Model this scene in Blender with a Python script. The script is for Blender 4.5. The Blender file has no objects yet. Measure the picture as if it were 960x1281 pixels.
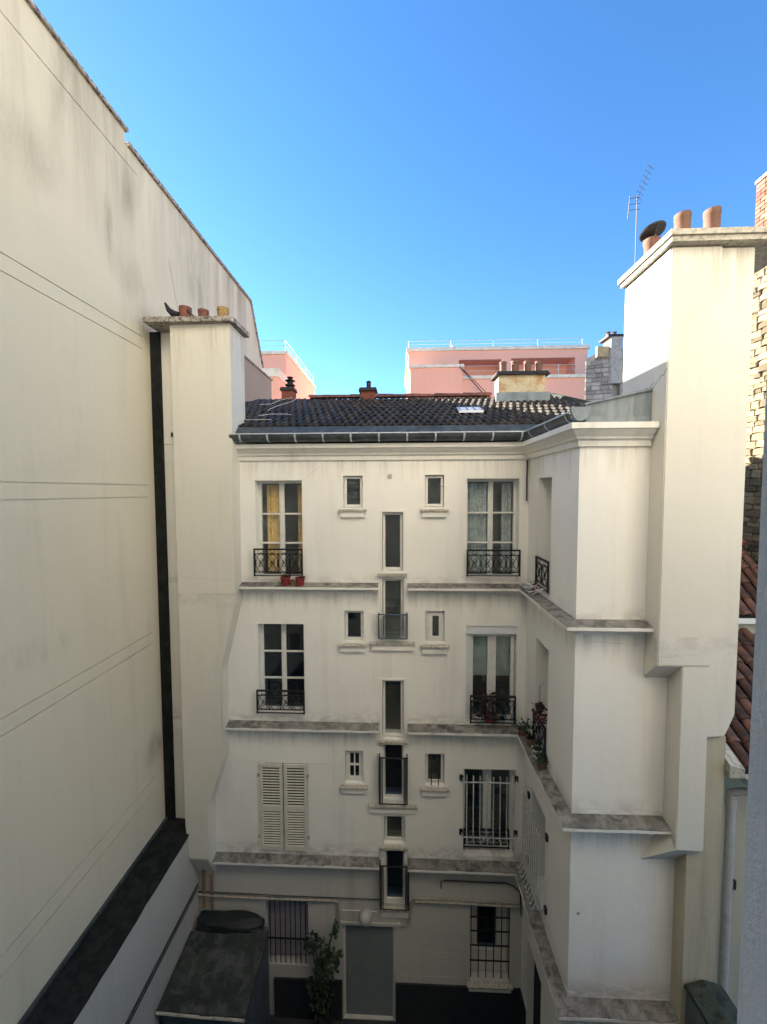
import bpy, bmesh, math, random
from mathutils import Vector, Matrix
random.seed(7)
S = bpy.context.scene
COL = S.collection
rad = math.radians

# ------------------------------------------------------------ camera
H = 11.4
yaw, pitch, roll = rad(2.3), rad(3.0), rad(-0.18)
cy, sy = math.cos(yaw), math.sin(yaw)
fw = Vector((-sy*math.cos(pitch), cy*math.cos(pitch), -math.sin(pitch)))
r0 = Vector((cy, sy, 0)); u0 = r0.cross(fw)
rr = math.cos(roll)*r0 + math.sin(roll)*u0
uu = -math.sin(roll)*r0 + math.cos(roll)*u0
cam = bpy.data.cameras.new("camera")
camo = bpy.data.objects.new("camera", cam); COL.objects.link(camo)
cam.sensor_fit = 'HORIZONTAL'; cam.sensor_width = 36; cam.lens = 36*499/960
cam.clip_start = 0.05; cam.clip_end = 3000
M3 = Matrix((rr, uu, -fw)).transposed().to_4x4()
camo.matrix_world = Matrix.Translation((0, 0, H)) @ M3
S.camera = camo

# ------------------------------------------------------------ light
sun_dir = Vector((-1.0, 0.62, 0.55)).normalized()      # towards the sun
elev = math.asin(sun_dir.z); azim = math.atan2(sun_dir.x, sun_dir.y)
W = bpy.data.worlds.new("World"); S.world = W; W.use_nodes = True
nt = W.node_tree; nt.nodes.clear()
sk = nt.nodes.new('ShaderNodeTexSky'); sk.sky_type = 'NISHITA'; sk.sun_disc = False
sk.sun_elevation = elev; sk.sun_rotation = azim
sk.air_density = 1.0; sk.dust_density = 0.1; sk.ozone_density = 5.0; sk.altitude = 60
bgn = nt.nodes.new('ShaderNodeBackground'); bgn.inputs[1].default_value = 0.05
wo = nt.nodes.new('ShaderNodeOutputWorld')
hs0 = nt.nodes.new('ShaderNodeHueSaturation'); hs0.inputs['Saturation'].default_value = 1.13
nt.links.new(sk.outputs[0], hs0.inputs['Color']); nt.links.new(hs0.outputs[0], bgn.inputs[0]); nt.links.new(bgn.outputs[0], wo.inputs[0])
sl = bpy.data.lights.new("sun", 'SUN'); sl.energy = 5.0; sl.angle = rad(0.53); sl.color = (1, .93, .82)
so = bpy.data.objects.new("sun", sl); COL.objects.link(so)
so.rotation_euler = sun_dir.to_track_quat('Z', 'Y').to_euler(); so.location = (-30, 20, 40)
vs = S.view_settings
vs.view_transform = 'Standard'; vs.look = 'None'; vs.gamma = 1.0; vs.exposure = 2.87
S.cycles.max_bounces = 10; S.cycles.diffuse_bounces = 8; S.cycles.glossy_bounces = 4
S.cycles.transparent_max_bounces = 16

# ------------------------------------------------------------ materials
class NT:
    def __init__(s, name):
        s.m = bpy.data.materials.new(name); s.m.use_nodes = True
        s.t = s.m.node_tree; s.t.nodes.clear()
        s.out = s.n('ShaderNodeOutputMaterial')
    def n(s, t, **k):
        x = s.t.nodes.new(t)
        for a, b in k.items(): setattr(x, a, b)
        return x
    def l(s, a, b): s.t.links.new(a, b)
    def coord(s, sc=(1, 1, 1), kind='Object', loc=(0, 0, 0)):
        tc = s.n('ShaderNodeTexCoord'); mp = s.n('ShaderNodeMapping')
        mp.inputs['Scale'].default_value = sc; mp.inputs['Location'].default_value = loc
        s.l(tc.outputs[kind], mp.inputs[0]); return mp.outputs[0]
    def noise(s, vec, scale, detail=6, rough=.6, dist=0):
        n = s.n('ShaderNodeTexNoise'); n.inputs['Scale'].default_value = scale
        n.inputs['Detail'].default_value = detail; n.inputs['Roughness'].default_value = rough
        n.inputs['Distortion'].default_value = dist
        s.l(vec, n.inputs['Vector']); return n.outputs['Fac']
    def ramp(s, fac, a, b, lo=0., hi=1.):
        r = s.n('ShaderNodeMapRange'); r.inputs[1].default_value = a; r.inputs[2].default_value = b
        r.inputs[3].default_value = lo; r.inputs[4].default_value = hi; r.interpolation_type = 'SMOOTHSTEP'
        s.l(fac, r.inputs[0]); return r.outputs[0]
    def mul(s, a, b):
        m = s.n('ShaderNodeMath', operation='MULTIPLY')
        for i, v in enumerate((a, b)):
            if isinstance(v, (int, float)): m.inputs[i].default_value = v
            else: s.l(v, m.inputs[i])
        return m.outputs[0]
    def mix(s, f, a, b):
        m = s.n('ShaderNodeMix', data_type='RGBA')
        if isinstance(f, (int, float)): m.inputs[0].default_value = f
        else: s.l(f, m.inputs[0])
        for i, v in ((6, a), (7, b)):
            if isinstance(v, tuple): m.inputs[i].default_value = (*v, 1)
            else: s.l(v, m.inputs[i])
        return m.outputs[2]
    def bump(s, hgt, st, dist=.01, prev=None):
        b = s.n('ShaderNodeBump'); b.inputs['Strength'].default_value = st; b.inputs['Distance'].default_value = dist
        s.l(hgt, b.inputs['Height'])
        if prev is not None: s.l(prev, b.inputs['Normal'])
        return b.outputs[0]
    def pbr(s, col, rough=.8, metal=0., normal=None, spec=.4):
        p = s.n('ShaderNodeBsdfPrincipled')
        if isinstance(col, tuple): p.inputs['Base Color'].default_value = (*col, 1)
        else: s.l(col, p.inputs['Base Color'])
        if isinstance(rough, (int, float)): p.inputs['Roughness'].default_value = rough
        else: s.l(rough, p.inputs['Roughness'])
        p.inputs['Metallic'].default_value = metal; p.inputs['Specular IOR Level'].default_value = spec
        if normal is not None: s.l(normal, p.inputs['Normal'])
        s.l(p.outputs[0], s.out.inputs[0]); return p

def plaster(name, col, dirt, streak=.35, blot=.3, bump=.25, grain=90, seed=0., runoff=None, blots=()):
    n = NT(name)
    v = n.coord(loc=(seed, seed*.7, seed*.3)); vstr = n.coord((2.2, 2.2, .16), loc=(seed, 0, seed))
    vf = n.coord((9, 9, .5), loc=(seed, 0, seed))
    big = n.ramp(n.noise(v, .45, 4, .55, .4), .35, .72)
    st = n.ramp(n.noise(vstr, 1.0, 8, .62), .52, .78)
    fine = n.ramp(n.noise(vf, 1.0, 5, .6), .5, .8)
    sm = n.ramp(n.noise(v, 3.2, 8, .7), .55, .8)
    c = n.mix(n.mul(big, .35), col, tuple(x*y for x, y in zip(col, (.86, .87, .86))))
    c = n.mix(n.mul(st, streak), c, dirt)
    c = n.mix(n.mul(fine, streak*.35), c, dirt)
    c = n.mix(n.mul(sm, blot), c, tuple(a*.55+b*.45 for a, b in zip(col, dirt)))
    if runoff:
        sx = n.n('ShaderNodeSeparateXYZ'); n.l(n.coord(), sx.inputs[0]); z = sx.outputs[2]
        rn = n.ramp(n.noise(n.coord((.8, 1.3, .13), loc=(2, 5, 1)), 1.0, 7, .65, .3), .40, .70)
        rf = n.ramp(n.noise(n.coord((7, 7, .45), loc=(2, 5, 1)), 1.0, 7, .7, .2), .42, .66)
        rs_ = n.ramp(n.noise(n.coord((3, 3, 6), loc=(1, 2, 7)), 1.0, 7, .7, .2), .38, .62)
        for zt, zb, amt, kind in runoff:
            g = n.ramp(z, zb, zt)
            lim = n.n('ShaderNodeMath', operation='LESS_THAN' if zt > zb else 'GREATER_THAN'); n.l(z, lim.inputs[0]); lim.inputs[1].default_value = zt
            g = n.mul(g, lim.outputs[0])
            c = n.mix(n.mul(n.mul(g, (rn, rf, rs_)[kind]), amt), c, tuple(x*.8 for x in dirt))
    for (py, pz, ry, rzz, amt) in blots:
        mp = n.n('ShaderNodeMapping'); mp.vector_type = 'TEXTURE'
        mp.inputs['Location'].default_value = (-4.98, py, pz); mp.inputs['Scale'].default_value = (3, ry, rzz)
        n.l(n.coord(), mp.inputs[0]); ln = n.n('ShaderNodeVectorMath', operation='LENGTH'); n.l(mp.outputs[0], ln.inputs[0])
        bn = n.ramp(n.noise(n.coord((2.5, 2.5, .8), loc=(py, 0, pz)), 1.0, 7, .68, .4), .32, .68)
        c = n.mix(n.mul(n.mul(n.ramp(ln.outputs['Value'], 1.0, .1), bn), amt), c, dirt)
    b = n.bump(n.noise(v, 1.1, 3), .35, .04)
    b = n.bump(n.noise(v, grain, 4, .7), bump, .006, b)
    b = n.bump(n.noise(v, 9, 5, .6), bump*.9, .012, b)
    n.pbr(c, .88, normal=b, spec=.25)
    return n.m

def simple(name, col, rough=.7, var=.25, scale=8, bump=.2, metal=0., col2=None, spec=.4, rnd=0.):
    n = NT(name); v = n.coord()
    f = n.ramp(n.noise(v, scale, 6, .65), .35, .7)
    c2 = col2 if col2 else tuple(x*(1-var) for x in col)
    c = n.mix(f, col, c2)
    if rnd:
        oi = n.n('ShaderNodeObjectInfo'); hs = n.n('ShaderNodeHueSaturation')
        n.l(n.ramp(oi.outputs['Random'], 0, 1, 1-rnd, 1+rnd), hs.inputs['Value']); n.l(c, hs.inputs['Color']); c = hs.outputs[0]
    b = n.bump(n.noise(v, scale*6, 4, .65), bump, .006)
    n.pbr(c, rough, metal, b, spec); return n.m

def dirty(name, col, dark, moss=None, scale=7, lo=.42, hi=.6, stretch=(1, 1, 1)):
    n = NT(name); v = n.coord(stretch)
    f = n.ramp(n.noise(v, scale, 9, .72, .5), lo, hi)
    c = n.mix(f, col, dark)
    if moss: c = n.mix(n.mul(n.ramp(n.noise(v, 2.6, 6, .7), .5, .68), .8), c, moss)
    b = n.bump(n.noise(v, 30, 6, .7), .6, .012)
    n.pbr(c, .9, normal=b, spec=.2); return n.m

M = {}
M['facade'] = plaster('facade_plaster', (.84, .82, .76), (.38, .34, .28), .24, .22, runoff=[(12.02, 11.4, .30, 1), (9.33, 8.8, .38, 1), (6.40, 5.9, .38, 1), (3.5, 2.9, .4, 1), (9.52, 9.8, .35, 2), (6.60, 6.95, .45, 2), (3.69, 4.1, .6, 2)])
M['wing'] = plaster('wing_plaster', (.84, .82, .76), (.38, .34, .29), .22, .16, seed=5., runoff=[(12.02, 11.4, .30, 1), (9.33, 8.8, .38, 1), (6.40, 5.9, .38, 1), (3.5, 2.9, .4, 1), (9.52, 9.8, .35, 2), (6.60, 6.95, .45, 2), (3.69, 4.1, .6, 2)])
M['shade_toned_wall'] = plaster('shade_toned_plaster', (.54, .53, .485), (.20, .185, .15), .35, .4, seed=14.)  # facade plaster darkened: the dimness low in the courtyard is in the colour
M['stack'] = plaster('stack_plaster', (.70, .67, .58), (.38, .34, .27), .26, .22, seed=9., runoff=[(14.56, 13.5, .5, 1), (9.4, 8.9, .3, 2)])
M['left'] = plaster('yellowed_plaster', (.67, .61, .465), (.29, .26, .19), .16, .22, .3, seed=3., runoff=[(17.95, 14.6, .65, 0)], blots=[(5.3, 16.0, .9, .7, .5), (6.9, 15.9, .16, .9, .9), (7.4, 16.9, .4, .8, .7), (7.5, 15.4, .8, .6, .4), (7.7, 6.2, .5, .5, .8), (7.8, 14.6, .5, .6, .7), (5.2, 9.2, .8, .35, .35), (10, 16.4, .8, 1.2, .6)])
M['low'] = plaster('low_wall_plaster', (.50, .48, .42), (.24, .22, .17), .25, .2, seed=4.)
M['old'] = plaster('old_wall_plaster', (.50, .45, .33), (.20, .17, .12), .6, .5, .5, seed=6.)
M['brown'] = plaster('brown_render', (.33, .28, .22), (.18, .15, .12), .4, .3, .4, seed=2.)
M['near'] = plaster('near_plaster', (.84, .86, .88), (.6, .62, .66), .1, .3, .45, 60, seed=8.)
M['own'] = plaster('street_side_plaster', (.85, .765, .62), (.45, .38, .29), .2, .2, seed=11.)
M['pink'] = plaster('pink_render', (.80, .42, .32), (.5, .27, .20), .15, .1, .1)
M['cream'] = simple('cream_stone', (.72, .66, .55), .85, .25, 5)
M['moulding'] = plaster('moulding_plaster', (.80, .775, .71), (.26, .24, .20), .35, .35, seed=1.)
M['cap'] = dirty('lichen_stone', (.28, .265, .235), (.06, .06, .057), (.13, .13, .11), 13, .36, .70, (.45, .45, 1))
M['capstone'] = dirty('weathered_capstone', (.48, .45, .38), (.20, .185, .155), None, 16, .42, .7)
M['capdark'] = dirty('sooty_capstone', (.42, .38, .33), (.05, .046, .042), None, 14, .4, .66)
M['white'] = simple('white_window_paint', (.74, .73, .68), .5, .12, 12, .05)
M['pvc'] = simple('white_blind_box', (.72, .74, .76), .45, .08, 6, .03)
M['shutter'] = simple('cream_shutter_paint', (.66, .64, .54), .6, .15, 10, .08)
M['iron'] = simple('black_wrought_iron', (.018, .018, .02), .5, .3, 20, .1)
M['blueiron'] = simple('blue_grey_railing_paint', (.05, .075, .14), .5, .3, 14, .1)
M['wiron'] = simple('chipped_white_iron', (.62, .63, .62), .5, .4, 30, .2, col2=(.35, .36, .36))
M['zinc'] = dirty('weathered_zinc', (.26, .30, .32), (.13, .155, .17), None, 4, .35, .75, (1, 1, .3))
M['gutter'] = simple('dark_zinc_gutter', (.085, .10, .11), .40, .45, 7, .1, metal=.3)
M['strap'] = simple('bright_zinc_strap', (.62, .66, .68), .4, .3, 20, .1, metal=.3)
M['tile'] = simple('blackened_roof_tile', (.020, .018, .016), .48, .5, 9, .5, col2=(.075, .064, .052), spec=.08, rnd=.35)
M['redtile'] = simple('terracotta_ridge', (.30, .085, .05), .7, .5, 7, .4, col2=(.07, .045, .04), rnd=.35)
M['canal'] = simple('old_terracotta_tile', (.14, .062, .042), .8, .5, 9, .5, col2=(.05, .035, .03), rnd=.45)
M['pot'] = simple('terracotta_chimney_pot', (.135, .066, .042), .8, .4, 30, .3, col2=(.16, .09, .07))
M['redpot'] = simple('dark_red_chimney_pot', (.25, .085, .06), .8, .4, 14, .4, col2=(.10, .06, .05))
M['yelpot'] = simple('yellow_chimney_pot', (.42, .30, .10), .8, .4, 14, .4, col2=(.20, .12, .06))
M['soot'] = simple('soot_black_metal', (.018, .017, .017), .6, .4, 10, .3)
M['bitumen'] = dirty('black_bitumen', (.010, .011, .011), (.020, .023, .022), None, 5)
M['shedfelt'] = dirty('mossy_roofing_felt', (.035, .038, .037), (.085, .09, .085), (.04, .055, .03), 3.4, .42, .66)
M['shedwall'] = simple('blue_grey_sheet', (.10, .125, .135), .6, .3, 4, .2)
M['plinth'] = simple('tarred_plinth', (.028, .028, .032), .8, .3, 5, .3)
M['ground'] = simple('dark_asphalt', (.045, .045, .047), .9, .3, 12, .5)
M['door'] = simple('grey_green_door_paint', (.20, .235, .235), .45, .12, 3, .05)
M['steel'] = simple('steel', (.4, .4, .4), .35, .2, 10, .05, metal=.9)
M['room'] = simple('room_wall', (.20, .18, .16), .9, .1, 3, .05)
M['curtain_y'] = simple('yellow_curtain', (.88, .62, .24), .85, .5, 9, .1, col2=(.66, .42, .16))
M['curtain_w'] = simple('grey_net_curtain', (.62, .64, .66), .85, .4, 14, .1)
M['rollerblind'] = simple('grey_blind', (.32, .37, .36), .8, .15, 5, .05)
M['venet'] = simple('lilac_grey_blind_slats', (.40, .38, .44), .6, .2, 5, .05)
M['cable'] = simple('dark_cable', (.05, .045, .045), .6, .3, 10, .1)
M['pipe'] = simple('painted_pipe', (.42, .38, .32), .6, .4, 12, .2)
M['copper'] = simple('rusty_pipe', (.30, .17, .11), .6, .4, 12, .2)
M['plasticpipe'] = simple('pale_grey_downpipe', (.48, .47, .46), .5, .2, 8, .05)
M['lamp'] = simple('frosted_globe', (.42, .41, .37), .35, .08, 6, .02)
M['leaf'] = simple('dark_green_leaf', (.035, .065, .028), .55, .5, 6, .1, col2=(.07, .11, .045), rnd=.4)
M['redleaf'] = simple('dark_red_leaf', (.16, .025, .03), .55, .5, 12, .1, col2=(.05, .03, .03))
M['stem'] = simple('brown_stem', (.10, .07, .045), .8, .3, 10, .2)
M['redplastic'] = simple('red_flower_pot', (.24, .03, .03), .6, .3, 12, .1)
M['claypot'] = simple('clay_flower_pot', (.26, .12, .08), .8, .3, 12, .2)
M['whitepot'] = simple('white_flower_pot', (.62, .62, .58), .6, .2, 12, .1)
M['soil'] = simple('soil', (.03, .022, .016), .95, .3, 30, .5)
M['sticks'] = simple('white_plastic_rods', (.62, .63, .62), .5, .1, 10, .05)
M['stone'] = simple('sunlit_rubble_stone', (.17, .135, .08), .9, .4, 14, .6, col2=(.10, .08, .05), rnd=.45)
M['mortar'] = simple('crumbling_mortar', (.11, .09, .055), .95, .4, 25, .8)
M['brick'] = simple('red_brick', (.26, .085, .055), .9, .4, 20, .5, col2=(.16, .06, .045), rnd=.3)
M['sun_toned_stone'] = simple('sun_toned_yellow_stone', (.42, .35, .22), .9, .4, 12, .5)  # yellow of sunlight put into the stone colour
M['greystone'] = simple('grey_rubble_stone', (.30, .29, .27), .9, .45, 9, .6, col2=(.20, .2, .2), rnd=.3)
M['rust_render'] = dirty('rust_stained_render', (.50, .44, .31), (.36, .20, .07), None, 2.3, .44, .66)
M['tarp'] = simple('black_tarpaulin', (.022, .024, .025), .55, .3, 4, .3)
M['moss'] = dirty('mossy_coping', (.06, .075, .06), (.03, .035, .03), (.05, .07, .03), 6)
M['skylight'] = simple('skylight_sheet', (.66, .68, .72), .3, .1, 4, .02)
M['crack'] = simple('dark_crack', (.10, .085, .07), .95, .3, 20, .1)  # even dark colour of the crack lines

def glassmat(name, tint=(.97, 1, .98), refl=2.6, dust=.05):
    n = NT(name)
    fr = n.n('ShaderNodeFresnel'); fr.inputs[0].default_value = 1.5
    tr = n.n('ShaderNodeBsdfTransparent'); tr.inputs[0].default_value = (*tint, 1)
    gl = n.n('ShaderNodeBsdfGlossy'); gl.inputs['Roughness'].default_value = .03
    gl.inputs[0].default_value = (.95, 1, 1, 1)
    v = n.coord(); b = n.bump(n.noise(v, 1.6, 2), .10, .02); oi = n.n('ShaderNodeObjectInfo'); cb = n.n('ShaderNodeTexWhiteNoise'); cb.noise_dimensions = '1D'; n.l(oi.outputs['Random'], cb.inputs['W'])
    vm = n.n('ShaderNodeVectorMath', operation='MULTIPLY_ADD'); n.l(cb.outputs['Color'], vm.inputs[0]); vm.inputs[1].default_value = (.14, .14, .14); n.l(b, vm.inputs[2])
    vn = n.n('ShaderNodeVectorMath', operation='SUBTRACT'); n.l(vm.outputs[0], vn.inputs[0]); vn.inputs[1].default_value = (.07, .07, .07)
    vz = n.n('ShaderNodeVectorMath', operation='NORMALIZE'); n.l(vn.outputs[0], vz.inputs[0]); n.l(vz.outputs[0], gl.inputs['Normal'])
    df = n.n('ShaderNodeBsdfDiffuse'); df.inputs[0].default_value = (.5, .5, .47, 1)
    m1 = n.n('ShaderNodeMixShader'); ge = n.n('ShaderNodeNewGeometry'); fb = n.n('ShaderNodeMath', operation='SUBTRACT'); fb.inputs[0].default_value = 1; n.l(ge.outputs['Backfacing'], fb.inputs[1])
    n.l(n.mul(n.mul(fr.outputs[0], refl), fb.outputs[0]), m1.inputs[0])
    n.l(tr.outputs[0], m1.inputs[1]); n.l(gl.outputs[0], m1.inputs[2])
    m2 = n.n('ShaderNodeMixShader')
    n.l(n.ramp(n.noise(v, 7, 8, .75), .4, .8, dust*.4, dust*2), m2.inputs[0])
    n.l(m1.outputs[0], m2.inputs[1]); n.l(df.outputs[0], m2.inputs[2])
    n.l(m2.outputs[0], n.out.inputs[0]); return n.m
M['glass'] = glassmat('window_glass')
M['frosted'] = glassmat('dusty_frosted_glass', (.42, .48, .43), 1.6, .14)
M['darkglass'] = glassmat('dark_glass', (.40, .5, .62), 1.9, .03)

# ------------------------------------------------------------ helpers
def bm_(): return bmesh.new()
def box(b, x0, x1, y0, y1, z0, z1):
    v = [b.verts.new((x, y, z)) for z in (z0, z1) for y in (y0, y1) for x in (x0, x1)]
    for f in ((0, 2, 3, 1), (4, 5, 7, 6), (0, 1, 5, 4), (2, 6, 7, 3), (0, 4, 6, 2), (1, 3, 7, 5)):
        b.faces.new([v[i] for i in f])
    return v
def loft(b, A, B):
    a = [b.verts.new(p) for p in A]; c = [b.verts.new(p) for p in B]; n = len(A)
    b.faces.new(a); b.faces.new(c[::-1])
    for i in range(n): b.faces.new([a[i], c[i], c[(i+1) % n], a[(i+1) % n]])
def tube(b, pts, r, n=8, cap=True):
    pts = [Vector(p) for p in pts]; rings = []
    rs = r if isinstance(r, (list, tuple)) else [r]*len(pts)
    for i, p in enumerate(pts):
        d = (pts[min(i+1, len(pts)-1)]-pts[max(i-1, 0)]).normalized()
        a = d.orthogonal().normalized() if abs(d.z) > .9 else d.cross(Vector((0, 0, 1))).normalized()
        c = d.cross(a)
        rings.append([b.verts.new(p + rs[i]*(math.cos(t*2*math.pi/n)*a + math.sin(t*2*math.pi/n)*c)) for t in range(n)])
    for i in range(len(rings)-1):
        for k in range(n):
            b.faces.new([rings[i][k], rings[i][(k+1) % n], rings[i+1][(k+1) % n], rings[i+1][k]])
    if cap: b.faces.new(rings[0][::-1]); b.faces.new(rings[-1])
def lathe(b, c, prof, n=20, tilt=None):
    rings = []
    for r, z in prof:
        ring = []
        for k in range(n):
            t = 2*math.pi*k/n; p = Vector((r*math.cos(t), r*math.sin(t), z))
            if tilt: p = tilt @ p
            ring.append(b.verts.new(Vector(c)+p))
        rings.append(ring)
    for i in range(len(rings)-1):
        for k in range(n): b.faces.new([rings[i][k], rings[i][(k+1) % n], rings[i+1][(k+1) % n], rings[i+1][k]])
    b.faces.new(rings[0][::-1]); b.faces.new(rings[-1])
def sweep(b, path, prof, ends=True):
    """prof: (out, z) closed loop; outward = right hand side of travel; mitred"""
    P = [Vector(p) for p in path]; n = len(P); secs = []
    for i in range(n):
        def nrm(a, c): d = (c-a).normalized(); return Vector((d.y, -d.x))
        if i == 0: m = nrm(P[0], P[1])
        elif i == n-1: m = nrm(P[-2], P[-1])
        else:
            a, c = nrm(P[i-1], P[i]), nrm(P[i], P[i+1]); m = (a+c)/(1+a.dot(c))
        secs.append([b.verts.new((P[i].x+m.x*o, P[i].y+m.y*o, z)) for o, z in prof])
    k = len(prof)
    for i in range(n-1):
        for j in range(k): b.faces.new([secs[i][j], secs[i+1][j], secs[i+1][(j+1) % k], secs[i][(j+1) % k]])
    if ends: b.faces.new(secs[0][::-1]); b.faces.new(secs[-1])
def wall(b, P, u0, u1, z0, z1, holes=(), t=.35):
    """solid wall with openings; P(u,d,z) -> point; hole=(u0,u1,z0,z1,depth or None)"""
    us = sorted({u0, u1, *[h[0] for h in holes], *[h[1] for h in holes]})
    zs = sorted({z0, z1, *[h[2] for h in holes], *[h[3] for h in holes]})
    us = [u for u in us if u0 <= u <= u1]; zs = [z for z in zs if z0 <= z <= z1]
    cache = {}
    def V(u, d, z):
        k = (round(u, 5), round(d, 5), round(z, 5))
        if k not in cache: cache[k] = b.verts.new(P(u, d, z))
        return cache[k]
    def D(i, j):
        if i < 0 or j < 0 or i >= len(us)-1 or j >= len(zs)-1: return 'out'
        um, zm = (us[i]+us[i+1])/2, (zs[j]+zs[j+1])/2
        for h in holes:
            if h[0] < um < h[1] and h[2] < zm < h[3]: return t if h[4] is None else h[4]
        return 0.
    def quad(*p):
        try: b.faces.new(p)
        except ValueError: pass
    for i in range(len(us)-1):
        for j in range(len(zs)-1):
            d = D(i, j); a, c, e, f = us[i], us[i+1], zs[j], zs[j+1]
            if d < t:
                quad(V(a, d, e), V(c, d, e), V(c, d, f), V(a, d, f))
                quad(V(a, t, e), V(a, t, f), V(c, t, f), V(c, t, e))
            for (di, dj, q) in ((-1, 0, ((a, e), (a, f))), (1, 0, ((c, e), (c, f))), (0, -1, ((a, e), (c, e))), (0, 1, ((a, f), (c, f)))):
                o = D(i+di, j+dj); o = t if o == 'out' else o
                if o > d: quad(V(q[0][0], d, q[0][1]), V(q[1][0], d, q[1][1]), V(q[1][0], o, q[1][1]), V(q[0][0], o, q[0][1]))
WL = {}
def link(o, parent, wloc=Vector((0, 0, 0))):
    COL.objects.link(o); WL[o.name] = Vector(wloc)
    if parent is not None:
        o.parent = parent; o.location = Vector(wloc)-WL[parent.name]
    else: o.location = wloc
    return o
def mesh(name, b, mat, X=None, smooth=False):
    if X is not None: b.transform(X)
    bmesh.ops.recalc_face_normals(b, faces=b.faces)
    me = bpy.data.meshes.new(name); b.to_mesh(me); b.free(); me.materials.append(M[mat])
    if smooth:
        for p in me.polygons: p.use_smooth = True
        try: me.set_sharp_from_angle(angle=rad(40))
        except Exception: pass
    return me
def part(name, b, mat, parent=None, X=None, smooth=False, label=None, kind=None, wloc=(0, 0, 0)):
    o = bpy.data.objects.new(name, mesh(name, b, mat, X, smooth))
    link(o, parent, wloc)
    if label: o['label'] = label
    if kind: o['kind'] = kind
    return o
def inst(name, me, parent, wloc, rot=None, scale=None):
    o = bpy.data.objects.new(name, me); link(o, parent, wloc)
    if rot: o.rotation_euler = rot
    if scale: o.scale = scale
    return o
def thing(name, loc, label, cat, group=None):
    o = bpy.data.objects.new(name, None); o.empty_display_size = .1; link(o, None, loc)
    tag(o, label, cat, group); return o
def tag(o, label, cat, group=None):
    o['label'] = label; o['category'] = cat
    if group: o['group'] = group
    return o
def bx(name, mat, parent, *a, **k):
    b = bm_(); box(b, *a); return part(name, b, mat, parent, **k)
def structure(o): o['kind'] = 'structure'; return o

# ------------------------------------------------------------ ground
b = bm_(); box(b, -900, 900, -600, 1800, -.5, 0)
structure(part('ground', b, 'ground'))

# ------------------------------------------------------------ main building
YB, XW, YW = 8.0, 2.55, 5.79
BLD = thing('apartment_building', (0, 8, 0), 'cream plastered courtyard building with black tiled roof, projecting wing and tall chimney stacks', 'building')
Pf = lambda u, d, z: (u, YB+d, z)
Ps = lambda u, d, z: (XW+d, u, z)
Pw = lambda u, d, z: (u, YW+d, z)
fh = [(-2.93, -1.97, 9.60, 11.62), (1.34, 2.37, 9.62, 11.64), (-2.93, -1.97, 6.76, 8.67), (1.35, 2.37, 6.64, 8.67),
      (-2.96, -1.93, 3.76, 5.70), (1.32, 2.38, 3.80, 5.67), (-1.13, -.74, 11.07, 11.71), (.51, .89, 11.08, 11.72),
      (-.35, .07, 9.78, 10.98), (-.35, .08, 8.43, 9.62), (-1.13, -.74, 8.32, 8.96), (.52, .91, 8.32, 8.97),
      (-.36, .08, 6.27, 7.52), (-.33, .07, 4.97, 6.17), (-1.14, -.76, 5.30, 6.00), (.53, .92, 5.30, 5.98),
      (-.33, .10, 4.00, 4.61), (-.30, .09, 2.68, 3.498), (-.30, .09, 3.5, 3.89), (-2.87, -1.96, 1.19, 2.72), (-1.21, -.12, 0.02, 2.16), (1.48, 2.31, .98, 2.76)]
holes = [(*h, None) for h in fh]
for z in (2.17, 1.63, 1.07): holes.append((.0, 1.47, z-.012, z+.012, .03))
holes.append((-3.5, -2.96, 5.705, 5.715, .012)); holes.append((-1.93, -1.4, 5.705, 5.715, .012))
up = [h for h in holes if h[3] > 3.6]; dn = [h for h in holes if h[2] < 3.5]
b = bm_(); wall(b, Pf, -4.975, 4.6, 3.5, 12.36, [(h[0], h[1], max(h[2], 3.5), h[3], h[4]) for h in up]); part('wall', b, 'facade', BLD)
b = bm_(); wall(b, Pf, -4.975, 4.6, 0, 3.498, [(h[0], h[1], h[2], min(h[3], 3.498), h[4]) for h in dn]); part('ground_floor_wall', b, 'shade_toned_wall', BLD)
sh = [(6.80, 7.42, 9.62, 11.63), (6.80, 7.42, 6.66, 8.66), (6.80, 7.50, 3.90, 5.67), (6.86, 7.62, .02, 2.5)]
b = bm_(); wall(b, Ps, YW+.352, YB-.002, 0, 12.36, [(*h, None) for h in sh])
part('wing_side_wall', b, 'wing', BLD)
b = bm_(); wall(b, Pw, XW, 4.55, 0, 12.36)
part('wing_front_wall', b, 'wing', BLD)
b = bm_(); box(b, -4.6, 7.4, 13.4, 13.7, 0, 12.5); box(b, -4.9, -4.602, 8.36, 13.7, 0, 12.5); box(b, 4.62, 4.9, 6.2, 13.4, 0, 12.3)
part('rear_wall', b, 'own', BLD)
for z in (0.0, 2.9, 5.9, 8.9, 11.95):
    b = bm_(); box(b, -4.59, 4.6, 8.36, 13.39, z+.01, z+.22); part('floor_slab', b, 'room', BLD)
    if z: b = bm_(); box(b, 2.91, 4.6, 6.15, 8.35, z+.01, z+.22); part('floor_slab', b, 'room', BLD)
b = bm_()
for x in (-1.5, -.55, .3, 1.15): box(b, x, x+.08, 8.36, 13.39, .23, 11.94)
box(b, -4.58, 4.58, 10.6, 10.7, .23, 11.94)
part('interior_partition', b, 'room', BLD)

# plinth in black tar paint
for x0, x1 in ((-2.72, -1.24), (-.09, 2.546)):
    bx('plinth', 'plinth', BLD, x0, x1, 7.965, 8.03, 0, .90)
bx('plinth', 'plinth', BLD, 2.515, 2.60, 7.64, 7.96, 0, .88); bx('plinth', 'plinth', BLD, 2.515, 2.60, 5.75, 6.84, 0, .88)

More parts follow.
